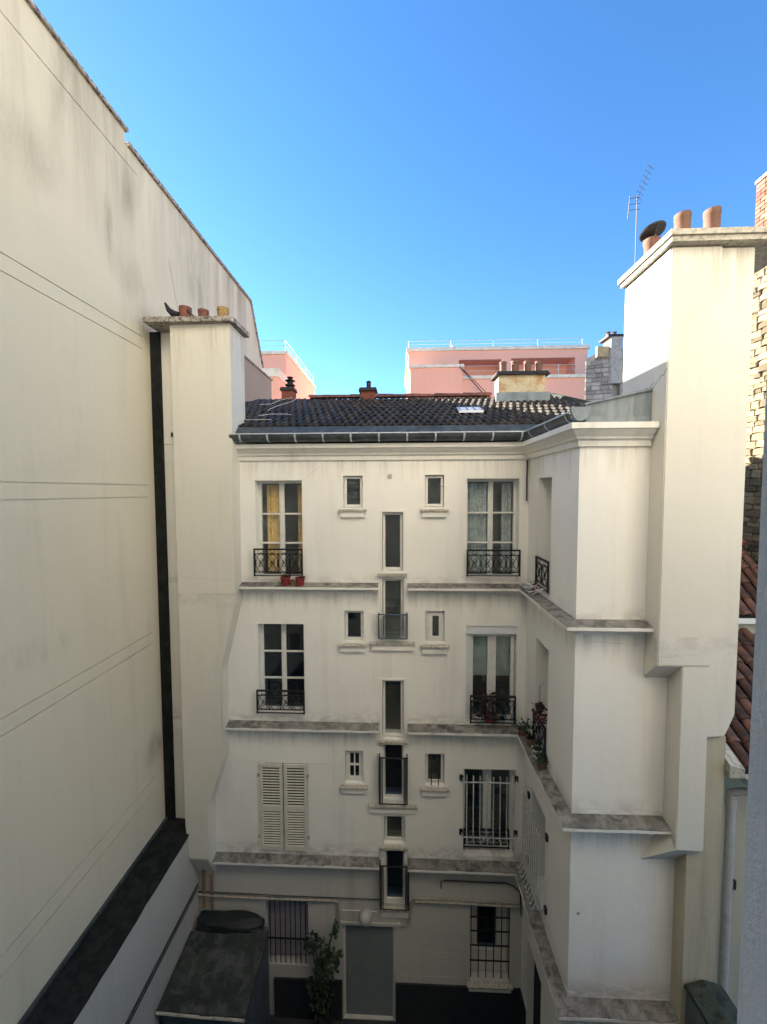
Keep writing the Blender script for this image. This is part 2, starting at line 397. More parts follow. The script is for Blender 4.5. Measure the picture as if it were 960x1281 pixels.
# cornice + ledges
def cornice(path, z0, z1, out, name='cornice'):
    h = z1-z0
    pr = [(-.02, z0), (.035, z0), (.04, z0+.25*h), (.075, z0+.33*h), (.085, z0+.42*h), (.15*out/.2, z0+.62*h),
          (.17*out/.2, z0+.70*h), (out, z0+.74*h), (out, z1), (-.02, z1+.02)]
    b = bm_(); sweep(b, path, pr); return part(name, b, 'moulding', BLD)
cornice([(-3.3, YB), (XW, YB), (XW, YW), (3.515, YW)], 12.02, 12.33, .20)
def ledge(path, z, out=.2):
    b = bm_(); sweep(b, path, [(-.02, z-.23), (.03, z-.23), (.035, z-.19), (.06, z-.175), (.09, z-.15), (out-.02, z-.135), (out, z-.12), (out, z-.075), (-.02, z-.05)])
    o = part('ledge', b, 'moulding', BLD)
    # weathered cap with an irregular edge
    P = [Vector(p) for p in path]; pts = [P[0]]
    for a, c in zip(P, P[1:]):
        k = max(1, int((c-a).length/.12))
        for i in range(1, k+1):
            q = a.lerp(c, i/k)
            pts.append(q)
    b = bm_(); secs = []
    for i, p in enumerate(pts):
        def nrm(a, c): d = (c-a).normalized(); return Vector((d.y, -d.x))
        a = nrm(pts[max(i-1, 0)], pts[i]) if i else nrm(pts[0], pts[1])
        c = nrm(pts[i], pts[i+1]) if i < len(pts)-1 else a
        m = (a+c)/(1+a.dot(c)); w = random.uniform(-.008, .006); e = random.uniform(-.006, .006)
        secs.append([b.verts.new((p.x+m.x*o_, p.y+m.y*o_, zz)) for o_, zz in
                     ((-.02, z-.049), (out+w, z-.074), (out+w, z-.066+e*.4), (out*.55, z-.046+e), (-.02, z-.015))])
    for i in range(len(secs)-1):
        for j in range(5): b.faces.new([secs[i][j], secs[i+1][j], secs[i+1][(j+1) % 5], secs[i][(j+1) % 5]])
    b.faces.new(secs[0][::-1]); b.faces.new(secs[-1])
    part('ledge_cap', b, 'cap', o)
for z, xl, xr in ((9.56, -3.24, 3.52), (6.63, -3.58, 3.86), (3.72, -3.93, 4.06)):
    ledge([(xl, YB), (-.43, YB)], z, .19)
    ledge([(.16, YB), (XW, YB), (XW, YW), (xr, YW)], z, .21)

# sills under the little windows
def sill(x0, x1, z0, z1, d=.085, y=YB):
    b = bm_(); h = z1-z0
    loft(b, [(x0, y-d, z1-.045), (x1, y-d, z1-.045), (x1, y-d, z1-.02), (x0, y-d, z1-.02)],
         [(x0, y+.02, z1-.045), (x1, y+.02, z1-.045), (x1, y+.02, z1+.005), (x0, y+.02, z1+.005)])
    o = part('sill', b, 'capstone', BLD)
    b = bm_(); box(b, x0+.035, x1-.035, y-d+.03, y+.02, z0, z1-.046)
    part('sill_block', b, 'moulding', o)
for s in ((-1.22, -.66, 10.88, 11.04), (.42, .97, 10.88, 11.04), (-1.25, -.67, 8.12, 8.28), (.42, 1.0, 8.10, 8.28), (-.61, .31, 8.16, 8.33),
          (-1.24, -.66, 5.12, 5.27), (.43, 1.02, 5.10, 5.27), (-.64, .36, 4.71, 4.88), (-.43, .21, 2.42, 2.62), (1.42, 2.37, .84, .99)):
    sill(*s)
for x0, x1, z in ((-.44, .15, 9.72), (-.44, .16, 6.23), (-.41, .18, 3.95)):
    bx('transom_sill', 'capstone', BLD, x0, x1, 7.93, 8.34, z-.035, z+.015)
# door lintel, mouldings
b = bm_(); box(b, -1.27, .0, 7.955, 8.02, 2.2, 2.26); box(b, -1.22, -.06, 7.975, 8.02, 2.262, 2.50); part('door_lintel', b, 'shade_toned_wall', BLD)  # lintel takes the same dimmed colour

# ------------------------------------------------------------ windows
I4 = Matrix.Identity(4)
def XS(y0): return Matrix.Translation((XW, y0, 0)) @ Matrix.Rotation(-math.pi/2, 4, 'Z')   # local x -> -Y, local y -> +X
def french(x0, x1, z0, z1, y, X=I4, rows=(.33, .65), mat='white', glass='glass', mid=.1, single=False, fr=.05, label=None):
    """casement frame as the window, panes and bars as sub-parts"""
    b = bm_()
    box(b, x0, x0+fr, y, y+.07, z0, z1); box(b, x1-fr, x1, y, y+.07, z0, z1)
    box(b, x0+fr, x1-fr, y, y+.07, z1-fr, z1); box(b, x0+fr, x1-fr, y, y+.07, z0, z0+fr)
    w = part('window', b, mat, BLD, X, label=label)
    xm = (x0+x1)/2; xs = [(x0+fr, x1-fr)] if single else [(x0+fr, xm-mid/2), (xm+mid/2, x1-fr)]
    if not single:
        b = bm_(); box(b, xm-mid/2, xm-.004, y+.01, y+.06, z0+fr+.001, z1-fr-.001); box(b, xm+.004, xm+mid/2, y+.01, y+.06, z0+fr+.001, z1-fr-.001)
        box(b, xm-.018, xm+.018, y-.012, y+.009, z0+fr+.001, z1-fr-.001)
        part('meeting_stile', b, mat, w, X)
    zb = [z0+fr] + [z1-fr-(z1-z0-2*fr)*r for r in sorted(rows, reverse=True)] + [z1-fr]
    for a, c in xs:
        for i in range(len(zb)-1):
            lo = zb[i]+(.016 if i else 0); hi = zb[i+1]-(.016 if i < len(zb)-2 else 0)
            b = bm_(); box(b, a+.001, c-.001, y+.03, y+.036, lo+.001, hi-.001); part('pane', b, glass, w, X)
            if i: b = bm_(); box(b, a+.001, c-.001, y+.005, y+.055, zb[i]-.016, zb[i]+.016); part('muntin', b, mat, w, X)
    return w
def curtain(w, x0, x1, z0, z1, y, mat, amp=.025, freq=9, X=I4, gather=0.):
    b = bm_(); n = max(8, int((x1-x0)*60)); rows = 6; g = []
    for j in range(rows+1):
        t = j/rows; z = z0+(z1-z0)*t
        g.append([b.verts.new((x0+(x1-x0)*(i/n)*(1-gather*(1-t)), y+amp*math.sin(i/n*freq*2*math.pi+.4*math.sin(3*t))+.01*math.sin(i*1.7), z)) for i in range(n+1)])
    for j in range(rows):
        for i in range(n): b.faces.new([g[j][i], g[j][i+1], g[j+1][i+1], g[j+1][i]])
    return part('curtain', b, mat, w, X, smooth=True)

w1 = french(-2.928, -1.97, 9.605, 11.615, 8.20)
curtain(w1, -2.80, -2.45, 9.7, 11.53, 8.32, 'curtain_y', freq=6); curtain(w1, -2.14, -2.0, 9.7, 11.53, 8.32, 'curtain_y', freq=3)
w2 = french(1.342, 2.368, 9.625, 11.635, 8.20)
curtain(w2, 1.40, 1.80, 9.7, 11.55, 8.31, 'curtain_w', freq=6); curtain(w2, 2.10, 2.30, 9.7, 11.55, 8.31, 'curtain_w', freq=3)
w3 = french(-2.928, -1.972, 6.765, 8.665, 8.18, glass='darkglass')
w4 = french(1.44, 2.35, 6.68, 8.49, 8.12, rows=(), mid=.17, fr=.07)
for x0, x1 in ((1.51, 1.82), (1.98, 2.28)): bx('roller_blind', 'rollerblind', w4, x0, x1, 8.22, 8.225, 7.55, 8.42)
bx('blind_box', 'pvc', w4, 1.352, 2.368, 8.02, 8.18, 8.50, 8.665)
bx('blind_guide', 'pvc', w4, 1.352, 1.438, 8.06, 8.16, 6.65, 8.497)
w5 = french(1.322, 2.378, 3.805, 5.665, 8.20, rows=(), mid=.17, fr=.06)
curtain(w5, 1.75, 1.95, 3.9, 5.6, 8.33, 'curtain_w', freq=2)
def small(x0, x1, z0, z1, y=8.07, fr=.05, glass='frosted', rows=()):
    return french(x0+.01, x1-.01, z0+.01, z1-.01, y, rows=rows, single=True, glass=glass, fr=fr)
small(-1.13, -.74, 11.07, 11.71); small(.51, .89, 11.08, 11.72)
small(-1.13, -.74, 8.32, 8.96, glass='darkglass')
w = small(.52, .91, 8.32, 8.97, fr=.055)
b = bm_(); x0, x1, z0, z1 = .585, .845, 8.385, 8.905
box(b, x0, x0+.085, 8.05, 8.068, z0, z1); box(b, x1-.045, x1, 8.05, 8.068, z0, z1); box(b, x0+.085, x1-.045, 8.05, 8.068, z0, z0+.05); box(b, x0+.085, x1-.045, 8.05, 8.068, z1-.05, z1)
part('opening_light', b, 'white', w)
w = small(-1.14, -.76, 5.30, 6.0, fr=.085, glass='darkglass', rows=(.5,))
bx('muntin', 'white', w, -.962, -.938, 8.072, 8.12, 5.40, 5.90)
w = small(.53, .92, 5.30, 5.98, glass='frosted')
for x in (.655, .80):
    b = bm_(); tube(b, [(x, 8.01, 5.27), (x, 8.01, 5.96)], .011, 6); part('bar', b, 'iron', w)
for (x0, x1, z0, z1, g, f) in ((-.35, .07, 9.78, 10.98, 'glass', .05), (-.35, .08, 8.43, 9.62, 'frosted', .045), (-.36, .08, 6.27, 7.52, 'glass', .05),
                         (-.33, .07, 4.97, 6.17, 'darkglass', .015), (-.33, .10, 4.0, 4.61, 'frosted', .05), (-.30, .09, 2.68, 3.89, 'darkglass', .015)):
    small(x0, x1, z0, z1, 8.08, f, g)
# thin white surrounds round the stair windows
for (x0, x1, z0, z1) in ((-.35, .07, 9.78, 10.98), (-.36, .08, 6.27, 7.52), (-.33, .10, 4.0, 4.61)):
    b = bm_(); box(b, x0-.045, x0, 7.993, 8.02, z0, z1+.03); box(b, x1, x1+.045, 7.993, 8.02, z0, z1+.03); box(b, x0, x1, 7.993, 8.02, z1, z1+.03)
    part('surround', b, 'moulding', BLD)
for (x0, x1, z0, z1) in ((-.35, .08, 8.43, 9.62), (-.33, .07, 4.97, 6.17), (-.30, .09, 2.68, 3.89)):
    b = bm_(); box(b, x0-.04, x0, 7.993, 8.02, z0, z1); box(b, x1, x1+.04, 7.993, 8.02, z0, z1)
    part('surround', b, 'moulding', BLD)

# stair window guards
def guard(x0, x1, z0, z1, mat, bars=2):
    b = bm_(); tube(b, [(x0, 7.99, z1), (x0, 7.86, z1), (x1, 7.86, z1), (x1, 7.99, z1)], .013, 6)
    g = part('stair_window_guard', b, mat, BLD)
    for x in (x0, x1):
        for k in range(bars):
            y = 7.86+k*.045
            b = bm_(); tube(b, [(x, y, z0), (x, y, z1)], .014, 6); part('bar', b, mat, g)
        b = bm_(); box(b, x-.008, x+.008, 7.85, 7.99, z0, z1-.02) if mat != 'x' else None
        part('side_plate', b, mat, g)
    b = bm_(); tube(b, [(x0, 7.99, z0), (x0, 7.86, z0), (x1, 7.86, z0), (x1, 7.99, z0)], .012, 6); part('bottom_rail', b, mat, g)
    return g
g = guard(-.42, .15, 8.44, 8.93, 'blueiron')
b = bm_(); box(b, -.33, .06, 7.852, 7.858, 8.455, 8.915); part('infill_panel', b, 'frosted', g)
for x in (-.30, .03):
    b = bm_(); tube(b, [(x, 7.86, 8.45), (x, 7.86, 8.92)], .010, 6); part('bar', b, 'wiron', g)
for a_, c_, z_, zz in ((-.42, .15, 4.98, 5.96), (-.41, .18, 2.69, 3.64)):
    g = guard(a_, c_, z_, zz, 'iron')
    for x in (a_+.03, a_+.06, c_-.06, c_-.03):
        b = bm_(); tube(b, [(x, 7.86, z_), (x, 7.86, zz)], .011, 6); part('bar', b, 'iron', g)

# wrought iron balcony railings
def railing(x0, x1, z0, z1, y=7.90, X=I4, mat='iron', cells=4):
    b = bm_(); box(b, x0, x1, y-.018, y+.018, z1-.03, z1); g = part('balcony_railing', b, mat, BLD, X)
    for z in (z0+.02, z0+.09, z1-.11):
        b = bm_(); box(b, x0, x1, y-.009, y+.009, z-.009, z+.009); part('rail', b, mat, g, X)
    for x in (x0+.012, x1-.012):
        b = bm_(); box(b, x-.014, x+.014, y-.014, y+.014, z0, z1-.031); part('post', b, mat, g, X)
    zl, zh = z0+.09, z1-.11
    W_ = (x1-x0-.06)/cells
    for i in range(cells+1):
        x = x0+.03+i*W_
        b = bm_(); box(b, x-.007, x+.007, y-.007, y+.007, zl, zh); part('baluster', b, mat, g, X)
    b = bm_()
    for i in range(cells):
        cx = x0+.03+(i+.5)*W_; zc = (zl+zh)/2; hh = (zh-zl)/2
        for s in (-1, 1):
            tube(b, [(cx+s*W_/2*math.sin(a)*.9, y, zc+hh*math.cos(a)*.98) for a in [k*math.pi/8 for k in range(9)]], .0065, 5)
            pts = []
            for k in range(15):
                a = k/14*2.2*math.pi; r = .065*(1-k/18)
                pts.append((cx+s*(.0+r*math.sin(a)*.8), y, zc+s*.03+r*math.cos(a)))
            tube(b, pts, .006, 5)
        tube(b, [(cx-W_/2, y, zl), (cx+W_/2, y, zh)], .006, 5); tube(b, [(cx-W_/2, y, zh), (cx+W_/2, y, zl)], .006, 5)
        tube(b, [(cx+.05*math.cos(a*math.pi/6), y, zh+.05+.035*math.sin(a*math.pi/6)) for a in range(13)], .0055, 5)
    part('scrollwork', b, mat, g, X)
    return g
railing(-2.95, -1.95, 9.68, 10.25); railing(1.33, 2.38, 9.70, 10.24); railing(-2.95, -1.95, 6.82, 7.32); railing(1.42, 2.33, 6.70, 7.28)
railing(1.34, 2.30, 3.86, 4.28, 8.12)
# white burglar grilles with curled feet
def grille(x0, x1, z0, z1, n, y=7.86, X=I4, tilt=0.):
    b = bm_()
    tube(b, [(x0-.08, y+.14, z1-.13), (x0-.08, y, z1-.13), (x1+.08, y, z1-.13), (x1+.08, y+.14, z1-.13)], .012, 6)
    g = part('window_grille', b, 'wiron', BLD, X)
    b = bm_(); tube(b, [(x0-.08, y+.14, z0+.10), (x0-.08, y, z0+.10), (x1+.08, y, z0+.10), (x1+.08, y+.14, z0+.10)], .012, 6)
    part('rail', b, 'wiron', g, X)
    for i in range(n):
        x = x0+(x1-x0)*i/(n-1); dy = -.0
        b = bm_(); tube(b, [(x, y, z1+random.uniform(-.02, .02)), (x, y-.012, z1-.3), (x, y-.012, z0+.25), (x+.0, y-.03, z0+.10), (x+.01, y-.07, z0+.02), (x+.01, y-.10, z0+.03)], .0115, 6)
        part('bar', b, 'wiron', g, X)
    for z in (z1-.13, z0+.10):
        for x in (x0-.09, x1+.09):
            b = bm_(); box(b, x-.035, x+.035, y+.10, y+.15, z-.05, z+.06); part('fixing', b, 'iron', g, X)
grille(1.36, 2.30, 4.22, 5.62, 8)
grille(-.0, .78, 4.0, 5.55, 9, y=-.14, X=XS(7.55))

# closed louvred shutters
for x0, x1 in ((-2.955, -2.458), (-2.435, -1.935)):
    z0, z1 = 3.80, 5.69; b = bm_(); s = .065
    box(b, x0, x0+s, 7.965, 8.0, z0, z1); box(b, x1-s, x1, 7.965, 8.0, z0, z1)
    for a, c in ((z0, z0+.10), (z0+.86, z0+.98), (z1-.07, z1)): box(b, x0+s, x1-s, 7.965, 8.0, a, c)
    o = part('shutter', b, 'shutter', BLD)
    bb = bm_(); box(bb, x0+s, x1-s, 7.996, 8.002, z0+.1, z1-.07); part('backing', bb, 'soot', o)
    lb = bm_(); L = x1-x0-2*s
    loft(lb, [(0, 0, 0), (0, 0, .007), (0, .022, .016), (0, .022, .010)], [(L, 0, 0), (L, 0, .007), (L, .022, .016), (L, .022, .010)])
    me = mesh('louvre', lb, 'shutter')
    for a, c in ((z0+.10, z0+.86), (z0+.98, z1-.07)):
        n = 14
        for i in range(n): inst('louvre', me, o, (x0+s, 7.967, a+(c-a)*i/n))
    for z in (z0+.3, z1-.25):
        xx = x0-.01 if x0 < -2.5 else x1+.01
        hb = bm_(); box(hb, xx-.025, xx+.025, 7.95, 7.975, z-.02, z+.05); part('hinge', hb, 'capstone', o)

# ground floor windows and door
g0 = french(-2.868, -1.962, 1.195, 2.715, 8.20, rows=(), mid=.05)
me = None
for i in range(30):
    b = bm_(); z = 1.26+i*.047; box(b, -2.84, -1.99, 8.13, 8.15, z, z+.034)
    part('blind_slat', b, 'venet', g0)
gr = None
for i in range(8):
    x = -2.80+i*.11
    b = bm_(); tube(b, [(x, 8.03, 1.2), (x, 8.03, 2.71)], .012, 6)
    if gr is None: gr = part('window_bars', b, 'iron', BLD)
    else: part('bar', b, 'iron', gr)
for z in (1.75,): b = bm_(); box(b, -2.87, -1.96, 8.015, 8.03, z, z+.03); part('bar', b, 'iron', gr)
g1 = french(1.62, 2.13, 1.47, 2.72, 8.24, rows=(), single=True, glass='darkglass')
b = bm_(); box(b, 1.49, 1.618, 8.22, 8.30, 1.0, 2.75); box(b, 2.132, 2.30, 8.22, 8.30, 1.0, 2.75); box(b, 1.62, 2.13, 8.22, 8.30, 1.0, 1.468)
part('window_surround', b, 'moulding', g1)
gr = None
for i in range(6):
    x = 1.50+i*.16
    b = bm_(); tube(b, [(x, 8.02, 1.08), (x, 8.02, 2.75)], .011, 6)
    if gr is None: gr = part('window_bars', b, 'iron', BLD)
    else: part('bar', b, 'iron', gr)
for z in (1.46, 1.80, 2.12, 2.43): b = bm_(); box(b, 1.475, 2.315, 8.0, 8.014, z, z+.025); part('bar', b, 'iron', gr)
b = bm_(); box(b, -1.21, -1.175, 8.04, 8.14, 0, 2.16); box(b, -.155, -.12, 8.04, 8.14, 0, 2.16); box(b, -1.175, -.155, 8.04, 8.14, 2.125, 2.16)
dr = part('door', b, 'white', BLD, label='grey-green flush door with lever handle')
b = bm_(); box(b, -1.173, -.157, 8.07, 8.12, .02, 2.123); part('door_leaf', b, 'door', dr)
b = bm_(); box(b, -1.11, -1.07, 8.06, 8.069, .90, 1.10); tube(b, [(-1.09, 8.06, 1.03), (-1.09, 8.02, 1.03), (-.98, 8.02, 1.02)], .011, 6); part('handle', b, 'steel', dr)
# wing side openings
for (ya, yb, z0, z1) in sh[:3]:
    wv = french(.02, yb-ya-.02, z0+.03, z1-.03, .26, XS(yb), rows=(.33, .65), single=True)
b = bm_(); box(b, .0, .76, .14, .19, .02, 2.5); o = part('door', b, 'plinth', BLD, XS(7.62), label='black side door of the wing')
railing(.0, .62, 9.66, 10.2, -.03, XS(7.42), cells=2)
railing(.0, .62, 6.72, 7.28, -.03, XS(7.42), cells=2)

# round vent
b = bm_(); lathe(b, (-.19, 7.985, 11.70), [(.02, 0), (.045, .0), (.045, .03)], 16, Matrix.Rotation(-math.pi/2, 3, 'X')); part('vent', b, 'capstone', BLD)
b = bm_(); lathe(b, (2.68, YW-.01, 5.05), [(.02, 0), (.025, .0), (.025, .03)], 12, Matrix.Rotation(-math.pi/2, 3, 'X')); part('vent', b, 'capstone', BLD)

# pipes and cables along the ground floor
def pipe(pts, r, mat='pipe', name='pipe'):
    b = bm_(); tube(b, pts, r, 8); return part(name, b, mat, BLD, smooth=True)
pipe([(-4.33, 7.93, 2.79), (-3.9, 7.94, 2.76), (-2.95, 7.94, 2.74), (-1.36, 7.94, 2.75), (-1.30, 7.94, 2.70), (-1.29, 7.94, 2.1)], .022)
pipe([(-4.33, 7.955, 2.83), (-2.5, 7.96, 2.80), (-.5, 7.965, 2.79), (-.42, 7.965, 2.79)], .010, 'cable', 'cable')
pipe([(.20, 7.94, 2.3), (.25, 7.94, 2.68), (.33, 7.94, 2.80), (1.2, 7.94, 2.80), (2.5, 7.94, 2.77)], .022)
pipe([(.19, 7.95, 2.26), (.215, 7.95, 2.74), (.30, 7.95, 2.86), (1.2, 7.95, 2.86), (2.5, 7.95, 2.83)], .018)
pipe([(.0, 7.96, 2.24), (.15, 7.95, 2.24), (.19, 7.95, 2.26)], .014)
pipe([(.86, 7.96, 3.10), (.86, 7.95, 3.26), (.92, 7.95, 3.28), (2.2, 7.95, 3.27), (2.35, 7.94, 3.22), (2.49, 7.93, 3.1), (2.51, 7.92, 2.6)], .014, 'cable', 'cable')
pipe([(-4.19, 7.95, 3.4), (-4.19, 7.95, 2.5)], .035, 'copper'); pipe([(-4.02, 7.95, 3.25), (-4.02, 7.95, 2.45)], .03, 'copper')
pipe([(2.5, 7.95, 12.0), (2.5, 7.95, 11.2)], .016, 'cable', 'cable')

# ------------------------------------------------------------ chimney stacks of the building
def poly_stack(b, pts, yf, yb, bot_rear=None):
    A = [(x, yf, z) for x, z in pts]; B = [(x, yb, z if not bot_rear or (x, z) not in bot_rear else bot_rear[(x, z)]) for x, z in pts]
    loft(b, A, B)
b = bm_()
pts = [(-4.40, 14.6), (-3.22, 14.6), (-3.25, 9.15), (-3.57, 7.87), (-3.59, 5.95), (-3.91, 4.92), (-3.94, 3.87), (-4.33, 3.87), (-4.38, 4.6)]
poly_stack(b, pts, 7.64, 8.34, {(-3.94, 3.87): 2.62, (-4.33, 3.87): 2.62}); bmesh.ops.bevel(b, geom=b.edges[:], offset=.012, segments=2, affect='EDGES')
ls = part('chimney_stack', b, 'stack', BLD, label='left corbelled chimney stack narrowing step by step towards the bottom')
b = bm_(); loft(b, [(-4.84, 7.50, 14.60), (-3.20, 7.52, 14.60), (-3.12, 7.60, 14.6), (-3.11, 8.36, 14.6), (-4.84, 8.36, 14.6)],
                [(-4.84, 7.50, 14.69), (-3.20, 7.52, 14.69), (-3.12, 7.60, 14.69), (-3.11, 8.36, 14.69), (-4.84, 8.36, 14.69)])
part('chimney_cap', b, 'capdark', ls)
for x, r, h, m in ((-4.19, .11, .30, 'redpot'), (-3.83, .095, .24, 'redpot'), (-3.44, .105, .27, 'yelpot')):
    b = bm_(); lathe(b, (x, 7.85, 14.70), [(r, 0), (r, h*.75), (r*1.08, h*.78), (r*1.08, h), (r*.8, h), (r*.8, h*.5)], 18); part('chimney_pot', b, m, ls, smooth=True)
b = bm_(); tube(b, [(-4.62, 7.9, 15.12), (-4.52, 7.85, 14.96), (-4.40, 7.8, 14.86), (-4.28, 7.8, 14.84)], [.02, .05, .07, .06], 8)
tube(b, [(-4.1, 7.75, 14.90), (-3.9, 7.7, 14.73)], .014, 6); part('bent_cowl', b, 'soot', ls)
b = bm_(); box(b, -4.799, -4.402, 8.0, 8.34, 12.37, 14.59); part('stack_filler', b, 'facade', ls)
# right stack
rs = bm_()
loft(rs, [(3.53, 5.49, 14.55), (4.18, 5.49, 14.55), (4.26, 5.49, 9.001), (3.86, 5.49, 9.0), (3.53, 5.49, 9.0)],
     [(3.53, 6.62, 14.55), (4.18, 6.62, 14.55), (4.26, 6.62, 9.0), (3.88, 5.80, 8.7), (3.53, 5.80, 8.68)]) if False else None
def pl(b, F, Bk): loft(b, F, Bk); bmesh.ops.bevel(b, geom=b.edges[:], offset=.012, segments=2, affect='EDGES')
b = bm_()
pl(b, [(3.53, 5.49, 14.55), (4.18, 5.49, 14.55), (4.235, 5.49, 9.0), (3.53, 5.49, 9.0)], [(3.53, 5.80, 14.55), (4.18, 5.80, 14.55), (4.235, 5.80, 8.68), (3.53, 5.80, 8.68)])
box(b, 3.532, 4.60, 5.801, 6.55, 11.5, 14.549)
RS = part('chimney_stack', b, 'stack', BLD, label='right corbelled chimney stack standing in front of the wing')
b = bm_(); pl(b, [(3.86, 5.493, 8.99), (4.234, 5.493, 8.99), (4.25, 5.493, 6.35), (3.86, 5.493, 6.35)], [(3.87, 5.80, 8.70), (4.234, 5.80, 8.7), (4.05, 5.80, 5.93), (3.87, 5.80, 6.55)])
bmesh.ops.delete(b, geom=b.faces[:], context='FACES') if False else None
part('stack_shaft', b, 'stack', RS)
b = bm_(); loft(b, [(3.861, 5.495, 6.36), (4.24, 5.495, 6.36), (4.05, 5.8, 5.93)], [(3.87, 5.8, 6.56), (4.05, 5.81, 6.56), (3.56, 5.8, 5.92)]); part('corbel', b, 'stack', RS)
b = bm_(); pl(b, [(4.10, 5.53, 14.55), (4.62, 5.53, 14.55), (4.62, 5.53, 8.30), (4.50, 5.53, 8.0), (4.10, 5.53, 7.95)], [(4.10, 6.6, 14.549), (4.62, 6.6, 14.549), (4.62, 6.6, 8.3), (4.5, 6.6, 8.0), (4.10, 6.6, 7.95)])
part('stack_shaft', b, 'stack', RS)
b = bm_(); pl(b, [(4.07, 5.58, 7.96), (4.56, 5.58, 7.96), (4.56, 5.58, 0), (4.07, 5.58, 0)], [(4.07, 6.2, 7.96), (4.56, 6.2, 7.96), (4.56, 6.2, 0), (4.07, 6.2, 0)])
part('stack_base', b, 'old', RS, label='dirty yellowish lower part of the stack')
b = bm_(); box(b, 3.47, 5.2, 5.39, 6.58, 14.565, 14.63); box(b, 3.44, 5.24, 5.36, 6.61, 14.631, 14.70); part('chimney_cap', b, 'capstone', RS)
for x, y, r, h in ((3.77, 5.66, .092, .35), (4.15, 5.66, .092, .39)):
    b = bm_(); lathe(b, (x, y, 14.71), [(r, 0), (r, h*.8), (r*1.06, h*.82), (r*1.06, h), (r*.8, h), (r*.8, h*.3)], 20); part('chimney_pot', b, 'pot', RS, smooth=True)
b = bm_(); lathe(b, (3.85, 6.45, 14.71), [(.10, 0), (.10, .42), (.115, .44), (.115, .5), (.09, .5)], 16); part('chimney_pot', b, 'pot', RS, smooth=True)
b = bm_(); T = Matrix.Rotation(rad(-8), 3, 'Y') @ Matrix.Rotation(rad(-17), 3, 'X')
lathe(b, (3.86, 6.45, 15.33), [(.02, -.04), (.17, -.01), (.18, .01), (.10, .04), (.02, .05)], 24, T)
for a in range(3):
    t = a*2.1+.4; tube(b, [(3.85+.10*math.cos(t), 6.45+.10*math.sin(t), 15.15), (3.86+.13*math.cos(t), 6.45+.13*math.sin(t), 15.34)], .012, 5)
part('rain_cowl', b, 'soot', RS, smooth=True)
# cracks in the render
def crack(pts, out, w=.008, parent=RS):
    b = bm_(); tube(b, [Vector(p)+Vector(out) for p in pts], w, 4); part('crack', b, 'crack', parent)
def zig(a, c, n, amp, ax):
    a, c = Vector(a), Vector(c); o = []
    for i in range(n+1):
        p = a.lerp(c, i/n)
        if 0 < i < n: p.z += random.uniform(-amp, amp)
        o.append(p)
    return o
crack(zig((3.53, 5.50, 13.0), (3.53, 5.78, 12.82), 8, .03, 'y'), (.003, 0, 0), .006)
crack(zig((3.53, 5.75, 12.90), (3.53, 6.3, 12.72), 9, .04, 'y'), (.003, 0, 0), .005)
crack(zig((3.54, 5.49, 9.12), (4.1, 5.49, 9.16), 12, .02, 'x'), (0, .003, 0), .004)
crack(zig((-4.3, 7.64, 9.7), (-3.3, 7.64, 9.66), 12, .008, 'x'), (0, .002, 0), .003, ls)
crack(zig((2.7, YW, 9.22), (3.45, YW, 9.17), 12, .02, 'x'), (0, .003, 0), .004)

for a, c in (((-1.9, 8, 9.3), (-1.2, 8, 9.15)), ((-1.6, 8, 6.3), (-1.3, 8, 5.9)), ((.62, 8, 11.6), (.95, 8, 11.45)), ((-2.0, 8, 11.62), (-1.6, 8, 11.9))):
    crack(zig(a, c, 9, .02, 'x'), (0, .002, 0), .003, BLD)
# ------------------------------------------------------------ roof
sl = (13.89-12.70)/2.95
def rz(y): return 12.70+sl*(y-7.97)
b = bm_()
loft(b, [(-4.6, 7.92, 12.50), (4.9, 7.92, 12.50), (4.55, 9.6, rz(9.6)-.12), (4.03, 10.92, rz(10.92)-.12), (-4.6, 10.92, rz(10.92)-.12)],
     [(-4.6, 7.92, 12.58), (4.9, 7.92, 12.58), (4.55, 9.6, rz(9.6)-.02), (4.03, 10.92, rz(10.92)-.02), (-4.6, 10.92, rz(10.92)-.02)])
loft(b, [(-4.6, 10.93, rz(10.92)-.12), (4.03, 10.93, rz(10.92)-.12), (5.0, 13.7, 12.4), (-4.6, 13.7, 12.4)], [(-4.6, 10.93, rz(10.92)-.02), (4.03, 10.93, rz(10.92)-.02), (5.0, 13.7, 12.5), (-4.6, 13.7, 12.5)])
ROOF = part('roof', b, 'soot', BLD)
tw, tl = .158, .33
def tile_bm(b, ox=0., oy=0., oz=0.):
    prof = [(0, .002), (.035, .003), (.047, .036), (.066, .048), (.10, .044), (.128, .010), (.156, .002)]
    L = tl+.05; F = []; R_ = []; Fb = []
    for x, h in prof:
        F.append(b.verts.new((ox+x, oy, oz+h+.042))); Fb.append(b.verts.new((ox+x, oy+.004, oz+h*.6+.012)))
        R_.append(b.verts.new((ox+x, oy+L, oz+L*sl+h+.004)))
    for i in range(len(prof)-1):
        b.faces.new([F[i], F[i+1], R_[i+1], R_[i]]); b.faces.new([Fb[i], Fb[i+1], F[i+1], F[i]])
b = bm_(); tile_bm(b)
TM = mesh('roof_tile', b, 'tile')
cs = 1/math.sqrt(1+sl*sl); dyr = tl*cs
stuffb = bm_(); count = 0
